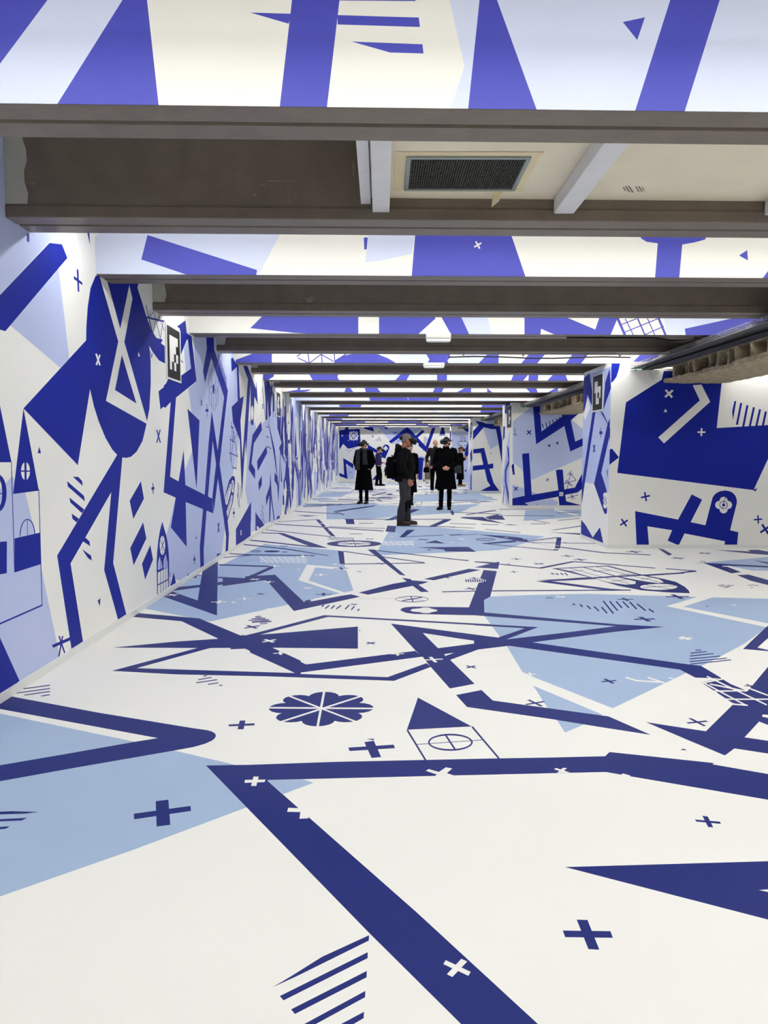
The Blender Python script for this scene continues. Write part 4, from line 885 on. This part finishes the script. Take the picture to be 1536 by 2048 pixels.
def mk_right(p, rows, lab):
    a = [rw(*q) for q in p]; y0 = (a[0].y+a[3].y)/2; y1 = (a[1].y+a[2].y)/2; z1 = (a[0].z+a[1].z)/2; z0 = (a[2].z+a[3].z)/2
    marker((XR, y0, z0), (0, -1, 0), (0, 0, 1), y0-y1, z1-z0, rows, lab)
mk_left(((330, 645), (359.6, 660.5), (361.8, 767), (332.5, 756.5)), ('1111', '1110', '1101', '1010'), 'black and white square marker board on the left wall, nearest one')
mk_left(((552.5, 781), (559.8, 787), (560.6, 835), (553.2, 832)), ('0110', '1100', '1110', '0100'), 'black and white marker board far down the left wall')
mk_right(((1185.2, 750), (1207.8, 746), (1206.3, 821.5), (1185.2, 823.5)), ('1100', '1111', '0101', '0110'), 'black and white marker board on the side of the nearest pillar')
mk_right(((1014.3, 812), (1025.2, 809), (1022.8, 856), (1013.6, 858)), ('0110', '0100', '0111', '0110'), 'black and white marker board on the second pillar')
mk_right(((940.6, 845), (944.6, 844), (944.4, 870), (940.6, 870.5)), ('0110', '0101', '1100', '0100'), 'small distant black and white marker board on the third pillar')
# socket on the second niche wall
p = CAM+ray(1122.3, 992)*((PIL[1][0]-CAM.y)/ray(1122.3, 992).y)
r = empty('wall_socket', (p.x, PIL[1][0], p.z), label='square white wall socket low on the wall of the second niche', cat='socket')
b = MB(); b.box(-.05, .05, -.02, -.001, 0, .1, bevel=.006); b.build('plate', M_PLASTIC, r)
b = MB(); b.box(-.025, .025, -.024, -.0195, .025, .075, bevel=.002); b.build('insert', mat('socket_insert', lin(190, 192, 190), .4), r)

# ================================================================== broken hollow-block ledges and cable trays in the niches
def ledge(y0, y1, n, seed, lab):
    X0, X1, z0, z1 = 4.05, 4.95, 2.385, 2.66; rnd = random.Random(seed)
    r = empty('hollow_block_ledge', (X0, y1, z0), label=lab, cat='ledge', group='broken hollow block ledges in the niches')
    b = MB(); L = y1-y0
    b.box(0, X1-X0, -L, -.04, 0, .055); b.box(.015, X1-X0, -L, -.04, .22, .265); b.box(.42, X1-X0, -L, -.04, .04, .24)
    y = -L+.02
    while y < -.10:
        w = rnd.uniform(.035, .055); b.box(rnd.choice((0, .01, .02, .05, .12)), .45, y, y+w, .03, .24)
        y += rnd.uniform(.22, .27)
    def rough(co):
        k = noise.fractal(co*9.0, 1.0, 2.0, 3); e = noise.noise(co*2.3)
        edge = max(0, 1-co.x/.2)
        return Vector(((k*.018+e*.045)*edge, k*.006, -k*.008-abs(e)*.02*(co.z < .12)))
    b.remesh('slab', M_BLOCK, r, voxel=.011 if n == 0 else .02, smooth_it=2, disp=rough)
ledge(6.2, PIL[0][0], 0, 1, 'rough broken edge of hollow concrete blocks, nearest, above the big navy shape at upper right')
ledge(14.0, PIL[1][0], 1, 2, 'rough broken hollow block ledge above the second niche')
ledge(23.5, PIL[2][0], 1, 3, 'rough broken hollow block ledge above the third niche, smallest')
m_cable = mat('dark_cable', lin(34, 34, 36), .5); m_green = mat('green_cable', lin(60, 140, 110), .5); m_grey = mat('grey_cable', lin(140, 142, 138), .5)
def tray(y0, y1, lab, detail=True):
    X0, X1, z0 = 3.57, 4.00, 2.585
    r = empty('cable_tray', (X0, y0, z0), label=lab, cat='cable tray', group='perforated cable trays in the niches')
    L = y1-y0; b = MB()
    b.box(0, X1-X0, 0, L-.01, 0, .003); b.box(X1-X0-.002, X1-X0, 0, L-.01, 0, .06)
    b.build('tray_bottom', m_cable if False else mat('tray_underside', lin(74, 76, 76), .5, metal=.3), r)
    b = MB()
    # near flange with two rows of slots: solid rails plus short bridges
    for z in (0, .027, .054): b.box(-.002, 0, 0, L-.01, z, z+.009)
    y = 0
    while y < L-.05: b.box(-.002, 0, y, y+.014, .009, .054); y += .045
    b.build('perforated_flange', M_METAL, r)
    for i, (x, z, m, rad) in enumerate(((.05, .02, m_cable, .012), (.10, .025, m_grey, .010), (.15, .02, m_cable, .016), (.21, .022, m_cable, .012), (.27, .02, m_grey, .01), (.32, .022, m_cable, .014))):
        b = MB(); n = 14; b.tube([(x+.012*math.sin(j*1.1+i), L*j/n*.995, z+.008+.006*math.sin(j*.9+i*2)) for j in range(n+1)], rad, 7); b.build('cable', m, r, True)
    b = MB(); b.tube([(.02, L-.12+.1*math.sin(t_)-.15, -.012+.02*math.cos(t_*.5)) if False else (.03+.02*math.cos(t_), L-.5+t_*.07, -.014-.02*abs(math.sin(t_*.8))) for t_ in [j*.5 for j in range(13)]], .008, 7); b.build('green_cable', m_green, r, True, label='green cable')
    b = MB()
    for j in range(5): b.tube([(.20+.03*j, 0, -.014), (.16+.035*j, L*.3, -.04-.01*(j % 2)), (.17+.03*j, L*.65, -.025), (.15+.03*j, L*.985, -.015)], .012, 7)
    b.build('hanging_cable', m_cable, r, True)
tray(5.6, PIL[0][0], 'perforated metal cable tray with dark cables, nearest, along the ceiling at the right')
tray(13.0, PIL[1][0], 'cable tray beyond the nearest pillar, above the second niche')
tray(21.2, PIL[2][0], 'cable tray above the third niche'); tray(29.5, PIL[3][0], 'farthest cable tray, above the last niche')
# black loop of cable hanging from the beam beside the nearest tray
r = empty('cable_loop', (3.30, 8.83, ZB), label='black cable under the third patterned beam, looping down to the near cable tray', cat='cable')
b = MB(); b.tube([(-1.2, -.02, -.009), (-.6, -.01, -.009), (-.2, 0, -.009), (-.08, 0, -.022), (0, -.01, -.05), (.08, -.03, -.058), (.15, -.06, -.05), (.21, -.08, -.03), (.23, -.09, -.010)], .010, 8); b.build('loop', m_cable, r, True)
# ================================================================== PEOPLE
SKIN = mat('skin', lin(205, 150, 125), .5, var=.05, scale=30)
SKIN2 = mat('skin_dark_tan', lin(170, 112, 88), .5, var=.05, scale=30)
C_BLACK = mat('black_cloth', lin(13, 13, 15), .9, spec=.12, var=.3, scale=18, bump=.15, bscale=60)
C_COAT = mat('black_wool', lin(7, 7, 9), .95, spec=.06, var=.3, scale=12)
C_GREY = mat('grey_work_trousers', lin(52, 50, 55), .85, var=.18, scale=14, bump=.2, bscale=45)
C_PURPLE = mat('purple_jacket', lin(44, 30, 88), .75, var=.2, scale=14)
C_BURG = mat('burgundy_black_jumper', lin(26, 12, 18), .9, var=.3, scale=14)
C_BROWN = mat('brown_shoe', lin(66, 50, 42), .6, var=.2, scale=30)
C_TAN = mat('tan_shoe', lin(170, 110, 70), .6)
C_WHITE = mat('white_shoe', lin(215, 210, 202), .6)
H_PLAST = mat('headset_black', lin(9, 9, 11), .4, spec=.3)
H_GLOSS = mat('headset_visor', lin(14, 15, 18), .15, spec=.5)
HAIR_D = mat('dark_hair', lin(26, 20, 18), .7, var=.3, scale=40)
HAIR_B = mat('brown_hair', lin(92, 56, 36), .7, var=.3, scale=40)
HAIR_G = mat('short_grey_hair', lin(120, 112, 106), .8, var=.25, scale=60)
SCARF = mat('charcoal_scarf', lin(46, 52, 55), .95, var=.45, scale=26, bump=.4, bscale=60)
def V3(*a): return Vector(a)
def hand(b, wrist, d, pn, s, curl=.5, side=1):
    """palm, four unequal bent fingers and a side thumb. d: pointing direction, pn: direction the palm faces"""
    d = Vector(d).normalized(); pn = Vector(pn); pn = (pn - d*pn.dot(d)).normalized(); c = d.cross(pn).normalized()*side
    W = Vector(wrist); M = Matrix((c, d, pn)).transposed()
    b.ball(W+d*.045*s, (.040*s, .052*s, .016*s), M, 12, 8)
    for i, L in enumerate((.068, .078, .073, .058)):
        o = W + d*.080*s + c*(.030-.020*i)*s; a = curl*(.9+.12*i); p1 = o+(d*math.cos(a*.5)+pn*math.sin(a*.5))*L*.45*s
        p2 = p1+(d*math.cos(a*1.5)+pn*math.sin(a*1.5))*L*.33*s; p3 = p2+(d*math.cos(a*2.3)+pn*math.sin(a*2.3))*L*.25*s
        b.tube([o-d*.02*s, o, p1, p2, p3], [.0095*s, .0095*s, .0088*s, .008*s, .0062*s], 8)
    o = W+d*.022*s+c*.030*s; p1 = o+(d*.65+c*.6+pn*.3).normalized()*.036*s; p2 = p1+(d*.9+c*.12+pn*.4).normalized()*.030*s
    b.tube([o-c*.015*s, o, p1, p2], [.013*s, .0125*s, .0105*s, .008*s], 8)
def head(b, C, M, s):
    """cranium, jaw, nose, lips, ears; local +Y is where the face looks"""
    P = lambda x, y, z: Vector(C)+M @ Vector((x, y, z))*s
    b.ball(P(0, -.008, .035), (.076*s, .096*s, .088*s), M); b.ball(P(0, .022, -.035), (.058*s, .066*s, .075*s), M); b.ball(P(0, .052, -.078), (.030*s, .030*s, .026*s), M, 12, 8)
    b.tube([P(0, .082, .020), P(0, .100, -.008), P(0, .108, -.022)], [.009*s, .012*s, .015*s], 8); b.ball(P(0, .086, -.055), (.024*s, .010*s, .007*s), M, 10, 6); b.ball(P(0, .084, -.064), (.020*s, .010*s, .007*s), M, 10, 6)
    for sx in (-1, 1): b.ball(P(.077*sx, -.004, -.005), (.010*s, .022*s, .032*s), M, 10, 8); b.ball(P(.030*sx, .080, .030), (.020*s, .010*s, .008*s), M, 10, 6)
def person(name_lab, x, y, H, face, o):
    """o: options; local frame: +Y is forward, x to the person's right is +x"""
    s = H/1.75
    r = empty('person', (x, y, 0), -math.radians(face), label=name_lab, cat='person')
    skin = o.get('skin', SKIN); vx = o.get('voxel', .008)
    hz = 1.615*s; hd = V3(0, o.get('headfwd', .02), hz)
    hy, ht = math.radians(o.get('headyaw', 0)), math.radians(o.get('headtilt', 0))
    HM = (Matrix.Rotation(-hy, 3, 'Z') @ Matrix.Rotation(-ht, 3, 'X'))
    A = {}
    for sd, sx in (('L', -1), ('R', 1)):
        sh = V3(.185*sx*o.get('shw', 1), -.01, 1.415)*s; a = o.get('arm'+sd)
        if a: el, wr, hd_d, pn = [Vector(v)*s if i < 2 else Vector(v) for i, v in enumerate(a)]
        else: el, wr, hd_d, pn = V3(.235*sx, -.035, 1.12)*s, V3(.225*sx, .045, .87)*s, V3(0, .12, -1), V3(-sx, .1, 0)
        A[sd] = (sh, el, wr, hd_d, pn, sx)
    ft = o.get('feet', ((-.10, .0, 5), (.10, .0, -5)))
    # ---- body: one continuous surface
    b = MB(); head(b, hd, HM, s)
    b.tube([V3(0, -.02, 1.39)*s, V3(0, -.008, 1.47)*s, hd+HM @ V3(0, -.022, -.05)*s], [.070*s, .056*s, .054*s], 14)
    b.loft([(V3(0, 0, .90)*s, .155*s, .10*s), (V3(0, 0, 1.02)*s, .145*s, .10*s), (V3(0, 0, 1.15)*s, .14*s, .10*s), (V3(0, -.005, 1.30)*s, .17*s, .11*s), (V3(0, -.01, 1.42)*s, .15*s, .085*s), (V3(0, -.01, 1.46)*s, .06*s, .05*s)], 18)
    for sd in 'LR':
        sh, el, wr, dd, pn, sx = A[sd]
        b.tube([sh+V3(-.04*sx, 0, 0), sh, (sh+el)/2, el, el*.5+wr*.5, wr, wr+Vector(dd).normalized()*.03*s], [v*s for v in (.052, .052, .046, .038, .036, .027, .024)], 12)
        hand(b, wr, dd, pn, s, o.get('curl', .5), sx if not o.get('flip') else -sx)
    for (fx, fy, fa), sx in zip(ft, (-1, 1)):
        hip = V3(.088*sx, 0, .92)*s; kn = V3((.088*sx+fx)/2*1.0, fy*.5+.025, .50)*s; an = V3(fx, fy-.03, .085)*s
        b.tube([hip, (hip+kn)/2, kn, kn*.6+an*.4+V3(0, -.015, 0), an], [v*s for v in (.088, .074, .054, .048, .031)], 14)
        fd = V3(math.sin(math.radians(fa)), math.cos(math.radians(fa)), 0)
        b.tube([an-fd*.02*s+V3(0, 0, -.02), V3(fx, fy, .04)*s+fd*.06*s, V3(fx, fy, .032)*s+fd*.11*s], [.028*s, .024*s, .016*s], 10)
    b.remesh('body', skin, r, vx*.8, 2)
    P = lambda x_, y_, z_: hd+HM @ V3(x_, y_, z_)*s
    # ---- hair
    hc = o.get('hair')
    if hc:
        b = MB(); L = o.get('hairlen', 0)
        b.ball(P(0, -.018, .048), (.084*s, .102*s, .086*s), HM); 
        if L: b.loft([(P(0, -.05, .03), .080*s, .062*s), (P(0, -.060, -.05), .082*s, .055*s), (P(0, -.055, -.05-L), .085*s, .045*s)], 16)
        else: b.ball(P(0, -.045, -.01), (.070*s, .062*s, .070*s), HM)
        # keep the face free: cut everything in front of the forehead line
        bmesh.ops.bisect_plane(b.bm, geom=b.bm.verts[:]+b.bm.edges[:]+b.bm.faces[:], plane_co=P(0, .052, .06), plane_no=HM @ V3(0, 1, -.75).normalized(), clear_outer=True)
        bmesh.ops.holes_fill(b.bm, edges=[e for e in b.bm.edges if e.is_boundary])
        b.remesh('hair', hc, r, .008, 3)
    # ---- VR headset
    if o.get('headset', True):
        b = MB(); b.loft([(P(0, .082, .022), .088*s, .056*s, HM @ Matrix.Rotation(-math.pi/2, 3, 'X')), (P(0, .130, .018), .094*s, .062*s, HM @ Matrix.Rotation(-math.pi/2, 3, 'X')), (P(0, .178, .016), .084*s, .054*s, HM @ Matrix.Rotation(-math.pi/2, 3, 'X'))], 22, 3.6)
        hs = b.build('headset', H_PLAST, r, True)
        b = MB(); b.loft([(P(0, .176, .016), .077*s, .048*s, HM @ Matrix.Rotation(-math.pi/2, 3, 'X')), (P(0, .186, .016), .070*s, .042*s, HM @ Matrix.Rotation(-math.pi/2, 3, 'X'))], 22, 3.4); b.build('visor', H_GLOSS, hs, True, label='glossy visor')
        b = MB(); pts = []
        for i in range(17):
            t_ = math.radians(-35+250*i/16+0); pts.append(P(.088*math.cos(t_+math.pi-math.radians(0)), -.012-.102*math.sin(t_)*1.0, .035) if False else P(.090*math.cos(math.radians(-40)+math.radians(260)*i/16*-1), -.012+.106*math.sin(math.radians(-40)*-1-math.radians(260)*i/16), .035))
        b.tube(pts, .018*s, 8)
        b.tube([P(0, .09, .07), P(0, .04, .125), P(0, -.03, .135), P(0, -.10, .09), P(0, -.125, .03)], .014*s, 8)
        b.ball(P(0, -.122, .028), (.062*s, .034*s, .048*s), HM, 12, 8); b.build('head_strap', H_PLAST, hs, True)
    return r, A, s, hd, HM, ft
def sleeve(b, A, s, w=1.0, cuff=.93, puff=1.0):
    for sd in 'LR':
        sh, el, wr, dd, pn, sx = A[sd]; e = el+(wr-el)*cuff
        b.tube([sh+V3(-.07*sx, 0, .01), sh+V3(-.005*sx, 0, .005), (sh+el)/2, el, (el+e)/2, e], [v*s*w for v in (.070, .078, .068, .060*puff, .052*puff, .044)], 14)
def jacket(r, A, s, m, hem=.86, w=1.0, d=1.0, flare=1.0, name='jacket', collar=.0, vox=.010, belly=0, sw=1.0, cuff=.93, hemd=None):
    b = MB(); hd_ = hemd or d
    R = [(V3(0, 0, hem)*s, .185*w*flare*s, .135*hd_*flare*s)]
    if hem < .6: R += [(V3(0, 0, (hem+.95)/2)*s, .178*w*(flare*.5+.5)*s, .14*d*s)]
    R += [(V3(0, 0, .98)*s, .172*w*s, .132*d*s), (V3(0, belly*.4, 1.12)*s, .170*w*s, (.135+belly)*d*s), (V3(0, 0, 1.27)*s, .182*w*s, .138*d*s), (V3(0, -.01, 1.38)*s, .178*w*s, .118*d*s), (V3(0, -.012, 1.45)*s, .120*w*s, .085*d*s), (V3(0, -.012, 1.485)*s, .072*s, .066*s)]
    b.loft(R, 26, 2.3); sleeve(b, A, s, w*sw, cuff)
    if collar: b.tube([V3(0, -.012, 1.44)*s, V3(0, -.006, 1.50)*s, V3(0, 0, 1.50+collar)*s], [.082*s, .076*s, .078*s], 16)
    return b.remesh(name, m, r, vox, 3, disp=lambda c: Vector((noise.noise(c*9)*.006, noise.noise(c*9+V3(5, 0, 0))*.006, 0)))
def trousers(r, s, ft, m, w=1.0, low=.07, vox=.010, top=.98, name='trousers'):
    b = MB(); b.loft([(V3(0, 0, .82)*s, .165*w*s, .118*w*s), (V3(0, 0, top)*s, .155*w*s, .11*w*s)], 20, 2.3)
    for (fx, fy, fa), sx in zip(ft, (-1, 1)):
        hip = V3(.085*sx, 0, .88)*s; kn = V3((.088*sx+fx)/2, fy*.5+.025, .50)*s; an = V3(fx, fy-.025, low)*s
        b.tube([hip, (hip+kn)/2, kn, kn*.5+an*.5+V3(0, -.012, 0), an], [v*s*w for v in (.098, .090, .074, .070, .066)], 16)
    return b.remesh(name, m, r, vox, 3, disp=lambda c: Vector((noise.noise(c*11)*.007, noise.noise(c*11+V3(5, 0, 0))*.007, 0)))
def shoes(r, s, ft, m, sole=None):
    for fx, fy, fa in ft:
        Rz = Matrix.Rotation(-math.radians(fa), 3, 'Z'); c = V3(fx, fy-.03, 0)*s
        Q = lambda x_, y_, z_: c+Rz @ V3(x_, y_, z_)*s
        b = MB(); b.ball(Q(0, -.015, .055), (.040*s, .052*s, .052*s), Rz, 14, 8); b.ball(Q(0, .08, .045), (.045*s, .095*s, .040*s), Rz, 14, 8); b.ball(Q(0, .15, .038), (.044*s, .055*s, .034*s), Rz, 14, 8); b.tube([Q(0, -.015, .05), Q(0, -.01, .105)], .042*s, 12)
        bmesh.ops.bisect_plane(b.bm, geom=b.bm.verts[:]+b.bm.edges[:]+b.bm.faces[:], plane_co=(0, 0, .012), plane_no=(0, 0, -1), clear_outer=True); bmesh.ops.holes_fill(b.bm, edges=[e for e in b.bm.edges if e.is_boundary])
        sh = b.remesh('shoe', m, r, .007, 2)
        b = MB(); pts = [(-.04, -.06), (.04, -.06), (.043, .04), (.048, .12), (.038, .185), (0, .208), (-.038, .185), (-.048, .12), (-.043, .04)]
        lo = [b.bm.verts.new(Q(px_, py_, .001/s)) for px_, py_ in pts]; up_ = [b.bm.verts.new(Q(px_*.98, py_*.99, .022)) for px_, py_ in pts]
        b._f(lo[::-1]); b._f(up_)
        for i in range(len(pts)): b._f([lo[i], lo[(i+1) % len(pts)], up_[(i+1) % len(pts)], up_[i]])
        b.build('sole', sole or H_PLAST, sh)

# 1 nearest man: seen from his right-hand... he looks to the right of the picture
o = dict(hair=HAIR_G, headyaw=6, headtilt=14, headfwd=.055, skin=SKIN2, voxel=.007, curl=.45,
         armR=((.245, -.06, 1.13), (.215, .065, .885), (.0, .25, -1), (-1, .2, 0)), armL=((-.235, .0, 1.13), (-.20, .15, .90), (.05, .2, -1), (1, .2, 0)), feet=((-.10, .10, 4), (.10, -.06, -6)))
MX, MY = .445, 14.85
r, A, s, hd, HM, ft = person('grey-haired man in black jacket and grey trousers, nearest, standing in profile', MX, MY, 1.765, 84, o)
jacket(r, A, s, C_BLACK, .84, 1.0, 1.32, 1.0, belly=.02, vox=.009, sw=.98, name='jacket', cuff=.95)
trousers(r, s, ft, C_GREY, 1.14, .075, .009)
shoes(r, s, ft, C_BROWN, mat('shoe_sole', lin(60, 54, 46), .8))
b = MB(); b.tube([V3(-.09, -.07, 1.44)*s, V3(-.10, -.10, 1.50)*s, V3(0, -.13, 1.52)*s, V3(.10, -.10, 1.50)*s, V3(.09, -.07, 1.44)*s], [.03*s, .04*s, .045*s, .04*s, .03*s], 12); b.ball(V3(0, -.125, 1.44)*s, (.10*s, .055*s, .09*s)); b.remesh('hood', C_BLACK, r, .009, 3)
b = MB(); b.tube([V3(.06, .06, 1.475)*s, V3(0, .085, 1.46)*s, V3(-.06, .06, 1.475)*s], .012*s, 8); b.build('shirt_collar', mat('white_cloth', lin(215, 215, 215), .8), r, True)
b = MB(); b.box(.098*s, .128*s, -.10*s, .06*s, .70*s, .73*s, bevel=.004); b.build('pocket_flap', C_BLACK, r)
for (fx, fy, fa), sx in zip(ft, (-1, 1)):
    b = MB(); c = V3((.088*sx+fx)/2+.008, fy*.5+.042, .44)*s; b.ball(c, (.076*s, .066*s, .20*s), None, 14, 10); b.build('knee_patch', C_BLACK, r, True)
# his backpack
R_ = Matrix.Rotation(-math.radians(84), 3, 'Z'); bo = V3(MX, MY, 0)+R_ @ V3(0, -.262, 1.13)*s
g = empty('backpack', tuple(bo), -math.radians(84), label='black backpack worn by the nearest man', cat='backpack')
b = MB(); b.loft([(V3(0, 0, -.23)*s, .145*s, .065*s), (V3(0, 0, -.21)*s, .16*s, .078*s), (V3(0, -.01, -.05)*s, .16*s, .080*s), (V3(0, 0, .15)*s, .15*s, .065*s), (V3(0, .01, .18)*s, .13*s, .045*s)], 26, 4); b.build('bag_body', C_COAT, g, True)
b = MB(); b.loft([(V3(0, -.08, -.19)*s, .12*s, .022*s), (V3(0, -.085, -.05)*s, .12*s, .025*s), (V3(0, -.075, .0)*s, .11*s, .012*s)], 20, 4); b.build('front_pocket', C_BLACK, g, True)
b = MB(); b.box(.128*s, .152*s, -.098*s, -.09*s, -.23*s, -.17*s); b.build('label_tag', C_WHITE, g)
for sx in (-1, 1): b = MB(); b.tube([V3(.09*sx, .06, .13)*s, V3(.115*sx, .11, .285)*s, V3(.12*sx, .20, .32)*s, V3(.12*sx, .345, .24)*s, V3(.12*sx, .375, .10)*s, V3(.14*sx, .33, -.04)*s, V3(.175*sx, .20, -.13)*s, V3(.13*sx, .06, -.18)*s], .014*s, 8); b.build('strap', C_COAT, g, True)
b = MB(); b.tube([V3(-.03, .04, .17)*s, V3(-.02, .03, .21)*s, V3(.02, .03, .21)*s, V3(.03, .04, .17)*s], .010*s, 8); b.build('handle', C_COAT, g, True)

# 2 person mostly hidden behind him
o = dict(hair=HAIR_D, headset=False, headtilt=22, feet=((-.06, .0, 10), (.07, .02, 20)), voxel=.010)
r, A, s, hd, HM, ft = person('person in long black coat, mostly hidden behind the nearest man', .77, 20.8, 1.66, 160, o)
jacket(r, A, s, C_COAT, .36, 1.05, 1.0, 1.16, name='coat', vox=.013); trousers(r, s, ft, C_COAT, .8); shoes(r, s, ft, C_BLACK)

# 3 woman with scarf
o = dict(hair=HAIR_D, hairlen=0, headyaw=12, headtilt=-2, feet=((-.075, .0, -4), (.085, .03, 8)), voxel=.009, curl=.7,
         armL=((-.27, -.05, 1.14), (-.19, .05, .97), (.9, .2, -.6), (0, .3, -1)), armR=((.27, -.05, 1.14), (.19, .05, .97), (-.9, .2, -.6), (0, .3, -1)))
r, A, s, hd, HM, ft = person('person in long black coat with grey scarf and headset, left of centre', -.475, 21.35, 1.76, 198, o)
jacket(r, A, s, C_COAT, .38, 1.12, 1.05, 1.28, name='coat', vox=.011, collar=.02, sw=1.0, cuff=1.05)
trousers(r, s, ft, C_COAT, .72, .055, name='tights'); shoes(r, s, ft, mat('dark_brown_shoe', lin(40, 26, 22), .6))
b = MB()
b.tube([V3(.085*math.cos(t_), .012+.080*math.sin(t_), 1.49+.012*math.sin(2*t_))*s for t_ in [2*math.pi*i/18 for i in range(19)]], .040*s, 12)
for x0_, x1_, zz in ((.10, .135, .93), (-.07, -.10, 1.08)):
    R = []
    for i in range(8):
        f_ = i/7; R.append((V3(x0_+(x1_-x0_)*f_, .135+.030*math.sin(f_*2.2)+.01, 1.50+(zz-1.50)*f_)*s, (.058+.012*f_)*s, .020*s))
    b.loft(R[::-1], 16, 3)
sc = b.remesh('scarf', SCARF, r, .009, 2, disp=lambda c: Vector((noise.noise(c*25)*.01, noise.noise(c*25+V3(3, 3, 3))*.01, 0)))
b = MB(); b.box(.115*s, .145*s, .178*s, .186*s, .945*s, 1.0*s); b.build('tag', C_WHITE, sc)

# 4 person in purple, far
o = dict(hair=HAIR_D, headtilt=18, headfwd=.06, feet=((-.10, -.05, 0), (.10, .12, 4)), voxel=.012, armR=((.22, -.02, 1.15), (.12, .16, 1.02), (-.3, 1, 0), (-1, 0, 0)), armL=((-.22, .0, 1.15), (-.10, .18, 1.02), (.3, 1, 0), (1, 0, 0)))
r, A, s, hd, HM, ft = person('person in purple jacket and black trousers, beyond the scarf wearer', -.115, 33.6, 1.70, 82, o)
jacket(r, A, s, C_PURPLE, .92, .98, 1.05, 1.0, vox=.014); trousers(r, s, ft, C_COAT, 1.0, .06, .014); shoes(r, s, ft, C_BLACK)

# 5 bald person standing, no headset, holding a bag
o = dict(hair=None, headset=False, headyaw=-8, feet=((-.12, -.02, -4), (.10, .04, 4)), voxel=.011, curl=1.0,
         armR=((.285, -.08, 1.13), (.24, .12, .98), (.1, .6, -.6), (-1, 0, -.2)))
BX, BY = 1.93, 27.4
r, A, s, hd, HM, ft = person('bald person in dark top without headset, behind the person with clasped hands', BX, BY, 1.90, 184, o)
jacket(r, A, s, C_BURG, .88, .98, 1.0, .98, vox=.013, collar=.02, name='jumper'); trousers(r, s, ft, C_COAT, .9, .09, .013); shoes(r, s, ft, C_WHITE, C_WHITE)
R_ = Matrix.Rotation(-math.radians(184), 3, 'Z'); bo = V3(BX, BY, 0)+R_ @ (V3(.285, .22, .79)*s)
g = empty('shoulder_bag', tuple(bo), -math.radians(184), label='black bag hanging from the hand of the bald person', cat='bag')
b = MB(); b.loft([(V3(0, 0, -.13), .085, .05), (V3(0, 0, -.10), .11, .06), (V3(0, 0, .02), .10, .055), (V3(0, 0, .07), .06, .03)], 18, 3); b.remesh('bag_body', C_COAT, g, .012, 2)
b = MB(); b.tube([V3(-.05, 0, .05), V3(-.03, 0, .11), V3(0, -.0, .135), V3(.03, 0, .11), V3(.05, 0, .05)], .008, 8); b.build('handle', C_COAT, g, True)
b = MB(); b.tube([V3(.03, .02, -.11), V3(.04, .03, -.25), V3(.02, .02, -.33)], .006, 6); b.build('strap', C_COAT, g, True)

# 6 person with clasped hands
o = dict(hair=HAIR_D, hairlen=.02, headyaw=-6 if False else 22, headtilt=2, feet=((-.085, .02, 0), (.115, .05, 22)), voxel=.0085, curl=.9,
         armR=((.27, -.03, 1.13), (.045, .215, 1.00), (-1, .25, -.15), (0, -1, .1)), armL=((-.27, -.03, 1.13), (-.055, .20, 1.00), (1, .35, -.1), (0, -1, .1)))
r, A, s, hd, HM, ft = person('person in knee-length black coat and headset, hands clasped in front', 1.605, 19.05, 1.80, 185, o)
jacket(r, A, s, C_COAT, .50, 1.16, 1.12, 1.26, name='coat', vox=.010, collar=.03, sw=1.02)
trousers(r, s, ft, C_COAT, .80, .055, name='leggings'); shoes(r, s, ft, C_BLACK)

# 7 person far right
o = dict(hair=HAIR_B, hairlen=.10, headyaw=0, headtilt=12, headfwd=.04, feet=((-.09, -.06, -4), (.09, .10, 4)), voxel=.012, curl=.8,
         armR=((.24, .04, 1.14), (.10, .20, 1.26), (-.4, .3, 1), (-1, 0, 0)), armL=((-.24, .04, 1.14), (-.08, .22, 1.24), (.4, .3, 1), (1, 0, 0)))
PX7, PY7 = 3.42, 33.2
r, A, s, hd, HM, ft = person('brown-haired person in dark coat and headset, far right by the pillar', PX7, PY7, 1.70, 112, o)
jacket(r, A, s, C_COAT, .30, 1.02, 1.05, 1.15, name='coat', vox=.014); trousers(r, s, ft, C_COAT, .75, .055, name='leggings'); shoes(r, s, ft, C_TAN)
R_ = Matrix.Rotation(-math.radians(112), 3, 'Z'); bo = V3(PX7, PY7, 0)+R_ @ V3(.37, -.02, .78)*s
g = empty('tote_bag', tuple(bo), -math.radians(112), label='grey tote bag on the shoulder of the far right person', cat='bag')
b = MB(); b.loft([(V3(0, 0, -.20), .05, .17), (V3(0, 0, -.17), .06, .19), (V3(0, 0, .12), .045, .17), (V3(0, 0, .15), .03, .15)], 20, 3.5); b.build('bag_body', mat('grey_canvas', lin(44, 46, 50), .9), g, True)
b = MB(); b.tube([V3(0, -.12, .14), V3(-.02, -.07, .42), V3(-.10, -.02, .66), V3(-.04, .06, .42), V3(0, .12, .14)], .010, 8); b.build('strap', C_COAT, g, True)
